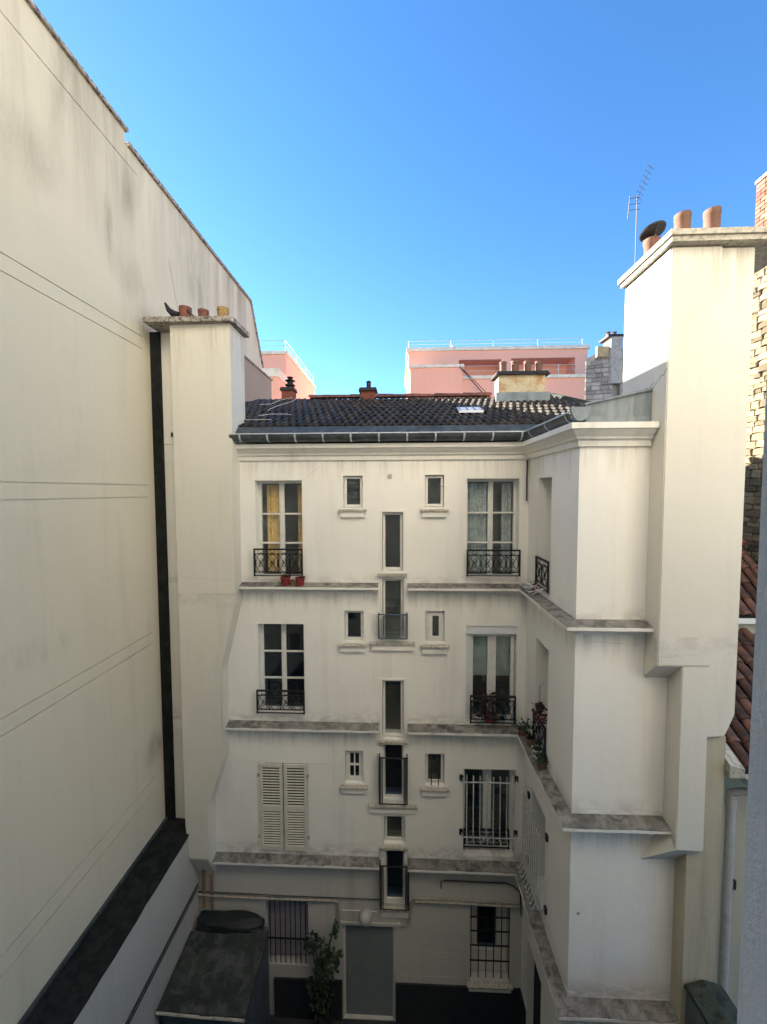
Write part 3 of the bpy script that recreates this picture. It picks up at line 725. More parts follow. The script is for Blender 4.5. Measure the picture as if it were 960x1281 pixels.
for r in range(10):
    y = 7.95+r*dyr*.965
    n = int((4.9+3.35)/tw)+2
    for i in range(n):
        x = -4.0+i*tw+(tw/2 if r % 2 else 0)
        if x > 4.95-(y-7.9)*.30-.1 or x > 4.9: continue
        if r >= 8 and 2.38 < x < 3.72: continue
        if 1.26 < x+.05 < 1.84 and 3 <= r <= 3: continue
        z = rz(y)-.02
        if r < 6 and count < 300 and -3.35 < x < 3.4+.1*r:
            o = inst('roof_tile', TM, ROOF, (x+random.uniform(-.004, .004), y+random.uniform(-.012, .012), z+random.uniform(0, .006)), (0, random.uniform(-.05, .05), random.uniform(-.025, .025)))
            count += 1
        else: tile_bm(stuffb, x, y+random.uniform(-.01, .01), z+random.uniform(0, .006))
part('far_roof_tiles', stuffb, 'tile', ROOF, kind='stuff')
# ridge tiles
b = bm_(); 
def half(b, L, r0_, r1_, n=8):
    A = []; Bv = []
    for k in range(n+1):
        t = math.pi*k/n; A.append(b.verts.new((0, r0_*math.cos(t), r0_*.8*math.sin(t)))); Bv.append(b.verts.new((L, r1_*math.cos(t), r1_*.8*math.sin(t))))
    for k in range(n): b.faces.new([A[k], A[k+1], Bv[k+1], Bv[k]])
    A2 = [b.verts.new((v.co.x, v.co.y*.85, v.co.z*.8)) for v in A]
    for k in range(n): b.faces.new([A[k], A[k+1], A2[k+1], A2[k]])
half(b, .40, .13, .11)
RM = mesh('ridge_tile', b, 'redtile', smooth=True)
x = -3.2
while x < 2.25:
    if not (-3.25 < x < -2.6): inst('ridge_tile', RM, ROOF, (x, 10.92, rz(10.92)+.035), (0, -.02, random.uniform(-.02, .02)), (1, 1, random.uniform(.85, 1.1)))
    x += .375
for i in range(7):   # hip tiles
    p = Vector((4.03, 10.92, rz(10.92)-.05)).lerp(Vector((4.62, 9.0, rz(9.0))), i/6)
    inst('hip_tile', TMH, ROOF, p) if False else None
b = bm_(); tube(b, [(3.75, 10.92, rz(10.92)+.03), (4.03, 10.92, rz(10.92)+.03), (4.4, 9.9, rz(9.9)+.03), (4.8, 8.6, rz(8.6)+.04)], .075, 8); part('hip_cap', b, 'moss', ROOF, smooth=True)
# skylight
b = bm_(); y0, y1 = 8.88, 9.24
loft(b, [(1.30, y0, rz(y0)+.04), (1.84, y0, rz(y0)+.04), (1.84, y1, rz(y1)+.04), (1.30, y1, rz(y1)+.04)], [(1.30, y0, rz(y0)+.09), (1.84, y0, rz(y0)+.09), (1.84, y1, rz(y1)+.09), (1.30, y1, rz(y1)+.09)])
o = part('skylight', b, 'skylight', ROOF)
for i in range(4):
    x = 1.33+i*.16; b = bm_(); loft(b, [(x, y0, rz(y0)+.09), (x+.02, y0, rz(y0)+.09), (x+.02, y1, rz(y1)+.09), (x, y1, rz(y1)+.09)], [(x, y0, rz(y0)+.105), (x+.02, y0, rz(y0)+.105), (x+.02, y1, rz(y1)+.105), (x, y1, rz(y1)+.105)])
    part('glazing_bar', b, 'zinc', o)
# roof wires
for pts in ([(-3.3, 9.4, 13.45), (-3.1, 9.6, 13.50), (-2.95, 9.9, 13.66), (-2.8, 10.5, 13.86)], [(-2.62, 10.3, 13.80), (-2.66, 9.9, 13.62), (-2.85, 9.5, 13.45), (-2.95, 9.1, 13.28), (-2.93, 8.9, 13.2)], [(-3.0, 8.5, 13.02), (-2.8, 8.62, 13.07), (-2.5, 8.55, 13.06), (-2.3, 8.5, 13.03)], [(-3.2, 8.1, 12.86), (-2.9, 8.15, 12.87), (-2.6, 8.1, 12.86)]):
    b = bm_(); tube(b, pts, .007, 5); part('wire', b, 'wiron', ROOF)
# roof chimneys
def small_stack(x0, x1, y0, y1, z0, z1, mat, capmat, pots, name='roof_chimney', cap=.09, potmat='pot', lbl=None):
    b = bm_(); box(b, x0, x1, y0, y1, z0, z1); s = part(name, b, mat, BLD, label=lbl)
    b = bm_(); loft(b, [(x0-cap, y0-cap, z1), (x1+cap, y0-cap, z1), (x1+cap, y1+cap, z1), (x0-cap, y1+cap, z1)], [(x0-cap*.5, y0-cap*.5, z1+.09), (x1+cap*.5, y0-cap*.5, z1+.09), (x1+cap*.5, y1+cap*.5, z1+.09), (x0-cap*.5, y1+cap*.5, z1+.09)])
    part('chimney_cap', b, capmat, s)
    for (x, r, h) in pots:
        b = bm_(); lathe(b, (x, (y0+y1)/2, z1+.09), [(r, 0), (r, h*.8), (r*1.1, h*.82), (r*1.1, h), (r*.8, h), (r*.8, h*.4)], 14); part('chimney_pot', b, potmat, s, smooth=True)
    return s
s = small_stack(2.50, 3.66, 10.3, 10.75, 13.45, 14.30, 'rust_render', 'soot', [(2.66, .085, .30), (2.96, .095, .32), (3.28, .09, .31), (3.56, .085, .30)], lbl='low roof chimney with rust stains and four clay pots')
b = bm_(); box(b, 2.42, 3.75, 10.22, 10.30, 13.50, 13.86); part('flashing', b, 'zinc', s)
s = small_stack(-1.03, -.65, 10.8, 11.1, 13.7, 14.08, 'brick', 'soot', [], cap=.06, lbl='small roof chimney with a dark metal flue on the ridge')
b = bm_(); lathe(b, (-.83, 10.95, 14.17), [(.06, 0), (.06, .18), (.08, .18), (.02, .22)], 12); part('flue', b, 'soot', s, smooth=True)
s = small_stack(-3.18, -2.86, 10.8, 11.1, 13.7, 14.12, 'brick', 'soot', [], cap=.04, lbl='small roof chimney with a stacked black cowl beside the left wall')
b = bm_(); lathe(b, (-2.98, 10.95, 14.21), [(.08, 0), (.08, .05), (.14, .07), (.14, .09), (.08, .13), (.08, .18), (.14, .20), (.13, .21), (.05, .25), (.09, .30), (.02, .31)], 14); part('cowl', b, 'soot', s, smooth=True)
# gutters
def gutter(p0, p1, r, out, n=10):
    """half round channel with thickness from p0 to p1, out = horizontal unit vector"""
    p0, p1, out = Vector(p0), Vector(p1), Vector(out); b = bm_(); rings = []
    for p in (p0, p1):
        ring = [p+out*(R_*math.cos(t))+Vector((0, 0, -R_*math.sin(t))) for R_, ts in ((r, range(n+1)), (r*.9, range(n, -1, -1))) for t in [math.pi*k/n for k in ts]]
        rings.append([b.verts.new(q) for q in ring])
    k = len(rings[0])
    for i in range(k): b.faces.new([rings[0][i], rings[0][(i+1) % k], rings[1][(i+1) % k], rings[1][i]])
    b.faces.new(rings[0][::-1]); b.faces.new(rings[1])
    g = part('gutter', b, 'gutter', BLD, smooth=True)
    b = bm_(); tube(b, [p0+out*r+Vector((0, 0, .004)), p1+out*r+Vector((0, 0, .004))], .013, 6); part('gutter_bead', b, 'strap', g)
    L = (p1-p0).length; m = int(L/.50); d = (p1-p0).normalized()
    for i in range(m):
        c = p0+d*(.2+i*(L-.3)/max(1, m-1)); b = bm_(); R_ = r*1.05
        for k in range(n):
            qs = []
            for t in (math.pi*k/n, math.pi*(k+1)/n):
                for dd in (-.017, .017):
                    for q in (R_, R_*.96): qs.append(c+d*dd+out*(q*math.cos(t))+Vector((0, 0, -q*math.sin(t))))
            A = [qs[0], qs[1], qs[3], qs[2]]; B = [qs[4], qs[5], qs[7], qs[6]]; loft(b, A, B)
        bmesh.ops.remove_doubles(b, verts=b.verts, dist=1e-5)
        part('bracket', b, 'strap', g)
    return g
gutter((-3.28, 7.76, 12.50), (2.40, 7.76, 12.50), .14, (0, -1, 0))
b = bm_(); loft(b, [(-3.3, 7.77, 12.50), (4.6, 7.77, 12.50), (4.6, 7.94, 12.40), (-3.3, 7.94, 12.40)], [(-3.3, 7.77, 12.52), (4.6, 7.77, 12.52), (4.6, 7.94, 12.69), (-3.3, 7.94, 12.69)])
part('eaves_flashing', b, 'gutter', BLD)
g = gutter((2.47, 7.62, 12.50), (2.47, 5.72, 12.48), .125, (-1, 0, 0))
b = bm_(); A = [(2.50+.135*math.cos(math.pi*k/10), 5.66, 12.55-.19*math.sin(math.pi*k/10)) for k in range(11)]
loft(b, A, [(x, 5.72, z) for x, y, z in A]); part('stop_end', b, 'zinc', g)
# zinc upstand on the wing and its roof
b = bm_()
loft(b, [(2.62, 5.80, 12.33), (3.529, 5.80, 12.33), (3.529, 5.80, 12.80), (2.62, 5.80, 12.60)], [(2.62, 5.84, 12.33), (3.529, 5.84, 12.33), (3.529, 5.84, 12.80), (2.62, 5.84, 12.60)])
o = part('zinc_upstand', b, 'zinc', BLD)
b = bm_(); loft(b, [(2.60, 5.77, 12.60), (3.528, 5.77, 12.80), (3.528, 5.87, 12.80), (2.60, 5.87, 12.60)], [(2.60, 5.77, 12.625), (3.528, 5.77, 12.825), (3.528, 5.87, 12.825), (2.60, 5.87, 12.625)]); part('coping', b, 'zinc', o)
b = bm_(); box(b, 2.62, 3.5, 5.775, 5.80, 12.335, 12.44); part('apron', b, 'zinc', o)
b = bm_(); loft(b, [(2.56, 5.85, 12.40), (4.6, 5.85, 12.40), (4.6, 5.85, 12.80), (2.56, 5.85, 12.42)], [(2.56, 7.9, 12.40), (4.6, 7.9, 12.40), (4.6, 7.9, 12.80), (2.56, 7.9, 12.42)]); part('wing_roof', b, 'zinc', BLD)

# ------------------------------------------------------------ left party wall
PW = thing('party_wall', (-4.98, 7, 0), 'huge windowless yellowish plastered gable wall along the left side of the courtyard', 'wall')
Pl = lambda u, d, z: (-4.98-d, u, z)
gz = (17.41, 14.40, 14.17, 11.53, 11.30, 8.57, 8.35, 5.60, 5.34)
gh = [(-3.999, 7.7, z-.008, z+.008, .02) for z in gz]
b = bm_(); wall(b, Pl, -4.0, 7.78, 0, 17.72, gh, .45)
part('wall', b, 'left', PW)
b = bm_(); loft(b, [(-4.98, 7.78, 0), (-4.98, 14.55, 0), (-4.98, 14.55, 15.9), (-4.98, 13.5, 17.72), (-4.98, 7.78, 17.72)], [(-5.43, 7.78, 0), (-5.43, 14.55, 0), (-5.43, 14.55, 15.9), (-5.43, 13.5, 17.72), (-5.43, 7.78, 17.72)])
part('rear_wall', b, 'left', PW)
bx('raised_wall', 'left', PW, -5.42, -4.985, -4, 7.4, 17.72, 17.95)
b = bm_(); box(b, -5.46, -4.93, -4, 7.44, 17.951, 18.01); part('coping', b, 'capdark', PW)
b = bm_(); box(b, -5.46, -4.93, 7.445, 13.5, 17.722, 17.80); loft(b, [(-4.93, 13.501, 17.72), (-4.93, 13.501, 17.80), (-4.93, 14.63, 15.90), (-4.93, 14.55, 15.9)], [(-5.46, 13.501, 17.72), (-5.46, 13.501, 17.80), (-5.46, 14.63, 15.9), (-5.46, 14.55, 15.9)])
part('coping', b, 'capdark', PW)
b = bm_(); box(b, -4.979, -4.79, 7.93, 7.998, 4.42, 14.58); part('flue_duct', b, 'bitumen', PW, label='narrow black vertical duct in the corner')
bx('lower_parapet', 'brown', PW, -4.75, -4.602, 10.8, 14.4, 12.3, 15.38)
b = bm_(); box(b, -4.79, -4.56, 10.8, 14.45, 15.381, 15.43); part('coping', b, 'capdark', PW)

def crackl(a, c, n=12, amp=.04, w=.004):
    crack(zig(a, c, n, amp, 'y'), (.001, 0, 0), w, PW)
crackl((-4.98, 8.7, 16.4), (-4.98, 9.1, 15.2), 14, .02, .003)
# low thick wall with black ledge
BW = thing('boundary_wall', (-4.4, 5, 0), 'pale lower wall with a wide black bitumen ledge on top, below the yellowish gable', 'wall')
b = bm_(); wall(b, lambda u, d, z: (-4.34-d, u, z), -4.0, 7.98, 0, 4.37, [(-3.99, 7.9, 2.995, 3.01, .012)], .63); part('wall', b, 'low', BW)
b = bm_(); n = 24; A = []
y = -4.0; secs = []
for i in range(49):
    y = -4+i*12/48; w = random.uniform(-.012, .012)
    secs.append([b.verts.new(p) for p in ((-4.975, y, 4.375), (-4.31+w, y, 4.375), (-4.31+w, y, 4.40), (-4.975, y, 4.44))])
for s0, s1 in zip(secs, secs[1:]):
    for j in range(4): b.faces.new([s0[j], s1[j], s1[(j+1) % 4], s0[(j+1) % 4]])
b.faces.new(secs[0]); b.faces.new(secs[-1][::-1])
part('bitumen_ledge', b, 'bitumen', BW)
b = bm_(); box(b, -4.972, -4.93, -4, 7.95, 4.442, 4.50); part('flashing', b, 'gutter', BW)
for z, r in ((3.04, .018), (2.96, .012)):
    b = bm_(); tube(b, [(-4.32, -4, z), (-4.315, 3, z-.01), (-4.32, 7.95, z-.03)], r, 6); part('cable', b, 'cable', BW)

# ------------------------------------------------------------ shed and yard clutter
SH = thing('shed', (-3.5, 7.1, 0), 'low lean-to shed with a sagging mossy black felt roof in the dark left corner', 'shed')
b = bm_(); box(b, -4.30, -2.80, 6.5, 7.9, 0, 2.15); part('wall', b, 'shedwall', SH)
def panel(x0, x1, y0, y1, z):
    b = bm_(); n = 10; g = []
    for j in range(n+1):
        row = []
        for i in range(n+1):
            u, v = i/n, j/n
            zz = z+.10*v-.03*math.sin(u*math.pi)*math.sin(v*math.pi)+random.uniform(-.006, .006)
            row.append(b.verts.new((x0+(x1-x0)*u, y0+(y1-y0)*v, zz)))
        g.append(row)
    for j in range(n):
        for i in range(n): b.faces.new([g[j][i], g[j][i+1], g[j+1][i+1], g[j+1][i]])
    ret = bmesh.ops.extrude_face_region(b, geom=b.faces[:])
    for v in ret['geom']:
        if isinstance(v, bmesh.types.BMVert): v.co.z -= .05
    return b
part('felt_sheet', panel(-4.32, -3.50, 6.42, 7.62, 2.22), 'shedfelt', SH, smooth=True)
part('felt_sheet', panel(-3.52, -2.70, 6.38, 7.66, 2.25), 'shedfelt', SH, smooth=True)
b = bm_(); tube(b, [(-4.3, 6.40, 2.21), (-3.5, 6.38, 2.20), (-2.70, 6.35, 2.22)], .022, 6); part('edge_batten', b, 'capstone', SH)
def lump(x0, x1, y0, y1, z0, z1, seed, mat):
    random.seed(seed); b = bm_(); bmesh.ops.create_icosphere(b, subdivisions=4, radius=1)
    from mathutils import noise
    for v in b.verts:
        p = v.co.copy(); d = 1+.28*noise.noise(p*1.6+Vector((seed, 0, 0)))+.10*noise.noise(p*5)
        v.co = Vector(((x0+x1)/2+(x1-x0)/2*max(-1, min(1, p.x*d*1.2)), (y0+y1)/2+(y1-y0)/2*max(-1, min(1, p.y*d*1.2)), (z0+z1)/2+(z1-z0)/2*max(-1, min(1, p.z*d*1.15))))
    return b
tag(part('tarpaulin', lump(-4.25, -2.85, 7.60, 7.93, 2.24, 2.50, 3, 'tarp'), 'tarp', smooth=True), 'low black tarpaulin bundle lying along the back edge of the shed roof', 'tarpaulin')

def leaf_cluster(b, c, rx, ry, rz_, n, s):
    for _ in range(n):
        while True:
            p = Vector((random.uniform(-1, 1), random.uniform(-1, 1), random.uniform(-1, 1)))
            if p.length < 1: break
        p = Vector((c[0]+p.x*rx, c[1]+p.y*ry, c[2]+p.z*rz_))
        d = Vector((random.gauss(0, 1), random.gauss(0, 1)-.4, random.gauss(0, .7))).normalized(); u = d.cross(Vector((random.random(), random.random(), random.random()))).normalized()
        L = s*random.uniform(.6, 1.3); w = L*.38; k = d.cross(u)*L*.15
        vs_ = [b.verts.new(q) for q in (p, p+d*L*.5+u*w+k, p+d*L, p+d*L*.5-u*w+k)]
        b.faces.new(vs_[:3]); b.faces.new([vs_[0], vs_[2], vs_[3]])
SB = thing('climbing_shrub', (-1.62, 7.75, 0), 'dark leafy climbing shrub between the barred blind window and the grey-green door', 'shrub')
b = bm_(); tube(b, [(-1.6, 7.8, .4), (-1.62, 7.85, 1.2), (-1.5, 7.85, 1.8), (-1.35, 7.85, 2.45)], [.03, .025, .02, .01], 6); tube(b, [(-1.6, 7.8, .9), (-1.8, 7.8, 1.6), (-1.85, 7.82, 2.1)], .014, 6); part('stem', b, 'stem', SB)
b = bm_()
for c, r, n in (((-1.78, 7.72, 2.05), (.24, .12, .20), 110), ((-1.50, 7.70, 1.65), (.26, .16, .32), 190), ((-1.72, 7.70, 1.25), (.22, .15, .2), 90), ((-1.33, 7.78, 2.3), (.07, .08, .2), 30), ((-1.28, 7.75, 1.75), (.06, .05, .06), 18), ((-1.62, 7.7, .8), (.2, .15, .3), 80)):
    leaf_cluster(b, c, *r, n, .10)
part('foliage', b, 'leaf', SB, kind='stuff')
b = bm_(); lathe(b, (-1.6, 7.75, 0), [(.14, 0), (.19, .36), (.205, .36), (.205, .40), (.17, .40), (.16, .33)], 16); part('pot', b, 'soot', SB, smooth=True)

LP = thing('globe_lamp', (-.71, 8, 2.3), 'round frosted globe lamp above the grey-green courtyard door', 'lamp')
b = bm_(); bmesh.ops.create_uvsphere(b, u_segments=24, v_segments=16, radius=.14, matrix=Matrix.Translation((-.71, 7.83, 2.54))); part('globe', b, 'lamp', LP, smooth=True)
b = bm_(); box(b, -.75, -.67, 7.94, 7.995, 2.42, 2.52); tube(b, [(-.71, 7.96, 2.47), (-.71, 7.86, 2.47)], .03, 8); part('bracket', b, 'white', LP)

# flower pots ----------------------------------------------------------
def flowerpot(loc, r, h, mat, label, leaf=None, n=30, spread=1.6, hleaf=1.0, lmat='leaf', group=None, ls=.07, cat='flower pot', white=None):
    t = thing('flower_pot', loc, label, cat, group or 'flower pots on the window ledges')
    b = bm_(); lathe(b, loc, [(r*.72, 0), (r*.96, h*.82), (r*1.05, h*.84), (r*1.05, h), (r*.88, h), (r*.84, h*.85)], 16); part('pot', b, mat, t, smooth=True)
    b = bm_(); lathe(b, (loc[0], loc[1], loc[2]+h*.86), [(r*.8, 0), (r*.84, .012)], 12); part('soil', b, 'soil', t)
    if leaf:
        b = bm_(); leaf_cluster(b, (loc[0], loc[1], loc[2]+h+hleaf*.5), r*spread, r*spread*.7, hleaf*.6, n, ls); part('plant', b, lmat, t, kind='stuff')
    return t
random.seed(21)
flowerpot((-2.30, 7.875, 9.51), .10, .17, 'redplastic', 'red flower pot with dry reddish plant, left of the clay pot on the top ledge', True, 24, 1.1, .10, 'redleaf')
flowerpot((-2.15, 7.86, 9.51), .055, .11, 'claypot', 'small pinkish clay pot between two red pots on the top left ledge', None)
flowerpot((-2.00, 7.87, 9.51), .095, .16, 'redplastic', 'red flower pot nearest the right end of the top left window railing', True, 8, 1.0, .05, 'redleaf')
flowerpot((1.62, 7.99, 6.66), .09, .16, 'whitepot', 'white flower pot behind the left half of the right middle railing', True, 6, 1.2, .05)
flowerpot((1.90, 8.03, 6.66), .10, .17, 'claypot', 'clay flower pot with dark bushy plant behind the right middle railing', True, 70, 2.0, .40)
flowerpot((2.08, 7.98, 6.66), .07, .13, 'whitepot', 'small white pot right of centre by the right middle railing', True, 30, 1.5, .25)
flowerpot((1.80, 8.05, 6.66), .07, .15, 'redplastic', 'red pot with tall red-leaved plant behind the middle of the right middle railing', True, 60, 2.6, .55, 'redleaf')
flowerpot((2.40, 7.72, 6.60), .07, .11, 'claypot', 'clay pot with low dark plant in the inner corner of the middle ledge', True, 60, 2.2, .18)
flowerpot((2.47, 7.05, 6.60), .095, .17, 'whitepot', 'white flower pot on the wing ledge by the narrow side window, middle floor', True, 26, 1.4, .14)
flowerpot((2.46, 7.40, 6.60), .08, .14, 'claypot', 'clay pot with drooping leaves at the back of the middle wing ledge', True, 45, 1.7, .34)
flowerpot((2.47, 6.80, 6.60), .08, .12, 'claypot', 'dark pot with trailing plant at the near edge of the middle side window', True, 60, 1.7, .12)
HP = thing('hanging_plant', (2.5, 7.2, 7.5), 'dark red hanging plant in the narrow side window of the wing, middle floor', 'plant')
b = bm_(); leaf_cluster(b, (2.52, 7.05, 7.42), .10, .22, .20, 110, .07); part('foliage', b, 'redleaf', HP, kind='stuff')
b = bm_(); lathe(b, (2.52, 7.1, 7.42), [(.05, 0), (.08, .10), (.085, .12), (.07, .12)], 12); tube(b, [(2.52, 7.1, 7.54), (2.52, 7.1, 7.9), (2.6, 7.1, 7.95)], .005, 5); part('hanging_basket', b, 'iron', HP)

DR = thing('drying_rack', (2.5, 7.3, 9.55), 'collapsed white drying rack of thin rods on the top ledge in the inner corner', 'drying rack')
for i in range(9):
    t = i/8
    b = bm_(); tube(b, [(2.30+.05*random.random(), 7.78-.75*t, 9.57+.03*random.random()), (2.54, 7.60-.75*t+random.uniform(-.1, .1), 9.62+.16*random.random())], .007, 5); part('rod', b, 'sticks', DR)
for p in ([(2.36, 7.8, 9.60), (2.42, 7.0, 9.72)], [(2.42, 7.75, 9.62), (2.5, 6.95, 9.58)], [(2.30, 7.7, 9.75), (2.50, 6.95, 9.60)]):
    b = bm_(); tube(b, p, .008, 5); part('rod', b, 'sticks', DR)
flowerpot((2.47, 7.32, 9.56), .05, .12, 'redplastic', 'tiny dark red pot standing among the white rods on the top wing ledge', True, 14, 1.1, .07, 'redleaf', ls=.04)

# ------------------------------------------------------------ television antenna
AN = thing('tv_antenna', (4.2, 7.5, 12.8), 'thin television antenna on a tall mast behind the right chimney stack', 'antenna')
b = bm_(); tube(b, [(4.2, 7.5, 12.8), (4.2, 7.5, 16.6)], .007, 6); part('mast', b, 'cable', AN)
b = bm_(); tube(b, [(4.19, 7.5, 16.5), (4.34, 7.35, 17.0)], .004, 5)
for i in range(7):
    c = Vector((4.19, 7.5, 16.5)).lerp(Vector((4.34, 7.35, 17.0)), .1+i*.14); tube(b, [c+Vector((-.07, -.02, .03)), c+Vector((.07, .02, -.03))], .004, 4)
for z in (16.35, 16.45, 16.55): tube(b, [(4.06, 7.5, z), (4.26, 7.5, z+.02)], .005, 4)
tube(b, [(4.05, 7.5, 16.2), (4.08, 7.5, 16.6)], .008, 4); part('aerial', b, 'cable', AN)

# ------------------------------------------------------------ pink buildings
def rail_line(parent, pts, h, mat='iron', r=.018, posts=1.4):
    pts = [Vector(p) for p in pts]
    b = bm_(); tube(b, [p+Vector((0, 0, h)) for p in pts], r, 5)
    g = part('roof_railing', b, mat, parent)
    b = bm_(); tube(b, [p+Vector((0, 0, h*.5)) for p in pts], r*.7, 5); part('rail', b, mat, g)
    for a, c in zip(pts, pts[1:]):
        n = max(1, round((c-a).length/posts))
        for i in range(n+1):
            p = a.lerp(c, i/n); b = bm_(); tube(b, [p, p+Vector((0, 0, h))], r, 5); part('post', b, mat, g)
PR = thing('pink_apartment_building', (5.7, 24, 0), 'wide pink flat-roofed apartment building behind the tiled roof, right of the gap of sky', 'building')
b = bm_(); wall(b, lambda u, d, z: (u, 24+d, z), .55, 10.9, 0, 19.6, [(3.5, 5.95, 17.4, 19.08, 1.2), (6.53, 10.2, 17.4, 19.12, 1.2)], 8); part('wall', b, 'pink', PR)
bx('parapet_coping', 'cream', PR, .42, 11.0, 23.9, 32, 19.601, 19.80)
bx('terrace_block', 'pink', PR, 3.52, 11.45, 22.8, 23.99, 0, 17.62)
bx('terrace_coping', 'cream', PR, 3.45, 11.55, 22.7, 23.98, 17.622, 17.80)
bx('side_block', 'pink', PR, .60, 3.50, 22.6, 23.99, 0, 18.22); bx('block_coping', 'cream', PR, .52, 3.56, 22.5, 23.985, 18.222, 18.38)
bx('roof_hatch', 'cream', PR, 1.9, 3.0, 23.0, 23.5, 18.381, 18.50)
rail_line(PR, [(.55, 24.05, 19.8), (5.5, 24.05, 19.8), (10.6, 24.05, 19.8)], .42, 'strap', .02, 2.4)
rail_line(PR, [(3.6, 22.8, 17.8), (11.4, 22.8, 17.8)], .55, 'strap', .014, 2.6)
b = bm_(); tube(b, [(3.3, 22.4, 18.2), (4.9, 22.4, 16.4)], .03, 5); tube(b, [(3.5, 22.3, 18.0), (5.3, 22.3, 16.2)], .02, 5); part('stair_rail', b, 'iron', PR)
b = bm_(); x0, x1, z0, z1 = 8.25, 9.0, 17.9, 18.62
box(b, x0, x0+.09, 25.1, 25.19, z0, z1); box(b, x1-.09, x1, 25.1, 25.19, z0, z1); box(b, x0+.09, x1-.09, 25.1, 25.19, z1-.1, z1); box(b, (x0+x1)/2-.05, (x0+x1)/2+.05, 25.1, 25.19, z0, z1-.1)
w = part('window', b, 'white', PR); bx('pane', 'darkglass', w, x0+.09, x1-.09, 25.195, 25.198, z0, z1-.1)
b = bm_(); lathe(b, (3.4, 26, 19.8), [(.25, 0), (.22, .6), (.1, .8)], 12); part('roof_vent', b, 'cream', PR)
PK = thing('pink_apartment_building', (-6.5, 22, 0), 'pink flat-topped apartment block with roof railing just right of the left gable wall', 'building')
bx('wall', 'pink', PK, -11, -5.63, 20, 26.6, 0, 18.2)
bx('parapet_coping', 'cream', PK, -11.1, -5.55, 19.9, 26.7, 18.202, 18.36)
rail_line(PK, [(-8, 20.0, 18.36), (-5.65, 20.0, 18.36), (-5.65, 26.5, 18.36)], .52, 'strap', .018, 2.2)
bx('stair_block', 'pink', PK, -6.5, -5.15, 17, 18.5, 0, 16.25)
bx('block_coping', 'cream', PK, -6.6, -5.1, 16.9, 18.6, 16.252, 16.6)

# ------------------------------------------------------------ grey rubble gable behind
GG = thing('stone_house', (8, 16, 0), 'grey rubble stone gable with a stubby chimney between the pink building and the right stack', 'house')
A = Vector((7.30, 16.25, 0)); B_ = Vector((8.22, 16.0, 0)); dv = (B_-A)
b = bm_(); nn = Vector((dv.y, -dv.x, 0)).normalized()
loft(b, [A, B_, B_+Vector((0, 0, 17.0)), A+Vector((0, 0, 16.55))], [A-nn*2, B_-nn*2, B_-nn*2+Vector((0, 0, 17.0)), A-nn*2+Vector((0, 0, 16.55))] if False else [A+Vector((2, 1.2, 0)), B_+Vector((2, 1.2, 0)), B_+Vector((2, 1.2, 16.9)), A+Vector((2, 1.2, 16.5))])
part('wall', b, 'greystone', GG)
outn = Vector((dv.y, -dv.x, 0)).normalized(); 
if outn.y > 0: outn = -outn
L = dv.length; du = dv.normalized()
b = bm_(); box(b, -.5, .5, -.5, .5, -.5, .5); bmesh.ops.bevel(b, geom=b.edges[:], offset=.12, segments=1, affect='EDGES')
SM = mesh('stone', b, 'greystone')
ang = math.atan2(du.y, du.x); z = 13.6; cnt = 0
while z < 16.6:
    hgt = random.uniform(.13, .2); u = 0
    while u < L-.08:
        w_ = min(random.uniform(.18, .38), L-u)
        p = A+du*(u+w_/2)+outn*.0+Vector((0, 0, z+hgt/2))
        if z+hgt < 16.5+.4*(u/L): inst('stone', SM, GG, p, (0, 0, ang), (w_*.95, random.uniform(.06, .14), hgt*.93)); cnt += 1
        u += w_
    z += hgt
bx('shoulder', 'sun_toned_stone', GG, 7.62, 8.06, 15.99, 16.12, 16.55, 16.95)  # sunlit patch of the gable, painted as a yellow block
s = bm_(); box(s, 8.07, 8.50, 15.85, 16.45, 15.5, 17.25); s = part('chimney', s, 'greystone', GG)
b = bm_(); box(b, 7.95, 8.58, 15.83, 16.57, 17.251, 17.34); part('chimney_cap', b, 'soot', s)
for x in (8.12, 8.36): b = bm_(); lathe(b, (x, 16.2, 17.34), [(.07, 0), (.07, .18), (.1, .2), (.02, .24)], 10); part('chimney_pot', b, 'pot', s)
b = bm_(); box(b, 8.51, 9.3, 15.95, 17, 0, 16.55); part('side_wall', b, 'greystone', GG)

# ------------------------------------------------------------ sunlit rubble wall at the right
SG = thing('stone_gable_wall', (7.6, 8.5, 0), 'tall sunlit yellowish rubble stone wall with brick chimney at the right edge', 'wall')
bx('wall', 'mortar', SG, 7.53, 8.1, 7.2, 9.02, 0, 16.7)
bx('chimney_core', 'mortar', SG, 7.53, 8.1, 8.1, 9.01, 16.7, 17.74)
b = bm_(); box(b, -.5, .5, -.5, .5, -.5, .5); bmesh.ops.bevel(b, geom=b.edges[:], offset=.13, segments=1, affect='EDGES')
for v in b.verts: v.co += Vector((random.uniform(-.05, .05), random.uniform(-.05, .05), random.uniform(-.05, .05)))
S1 = mesh('stone', b, 'stone')
b = bm_(); box(b, -.5, .5, -.5, .5, -.5, .5); bmesh.ops.bevel(b, geom=b.edges[:], offset=.07, segments=1, affect='EDGES'); S2 = mesh('brick', b, 'brick')
z = 9.9
while z < 16.7:
    hgt = random.uniform(.09, .18); y = 9.03
    while y > 7.9:
        w_ = random.uniform(.12, .34)
        inst('stone', S1, SG, (7.52, y-w_/2, z+hgt/2), (random.uniform(-.05, .05), 0, 0), (random.uniform(.06, .15), w_*.95, hgt*.93)); y -= w_
    z += hgt
z = 16.72
while z < 17.70:
    y = 9.02
    for k in range(5):
        w_ = (.12 if (k == 0 and int(z*10) % 2) else .22); isb = k == 0 or random.random() < .35
        inst('brick' if isb else 'stone', S2 if isb else S1, SG, (7.52, y-w_/2, z+.045), None, (.07, w_*.93, .078)); y -= w_
    z += .088
bx('chimney_cap', 'capstone', SG, 7.47, 8.15, 8.05, 9.03, 17.80, 17.86)

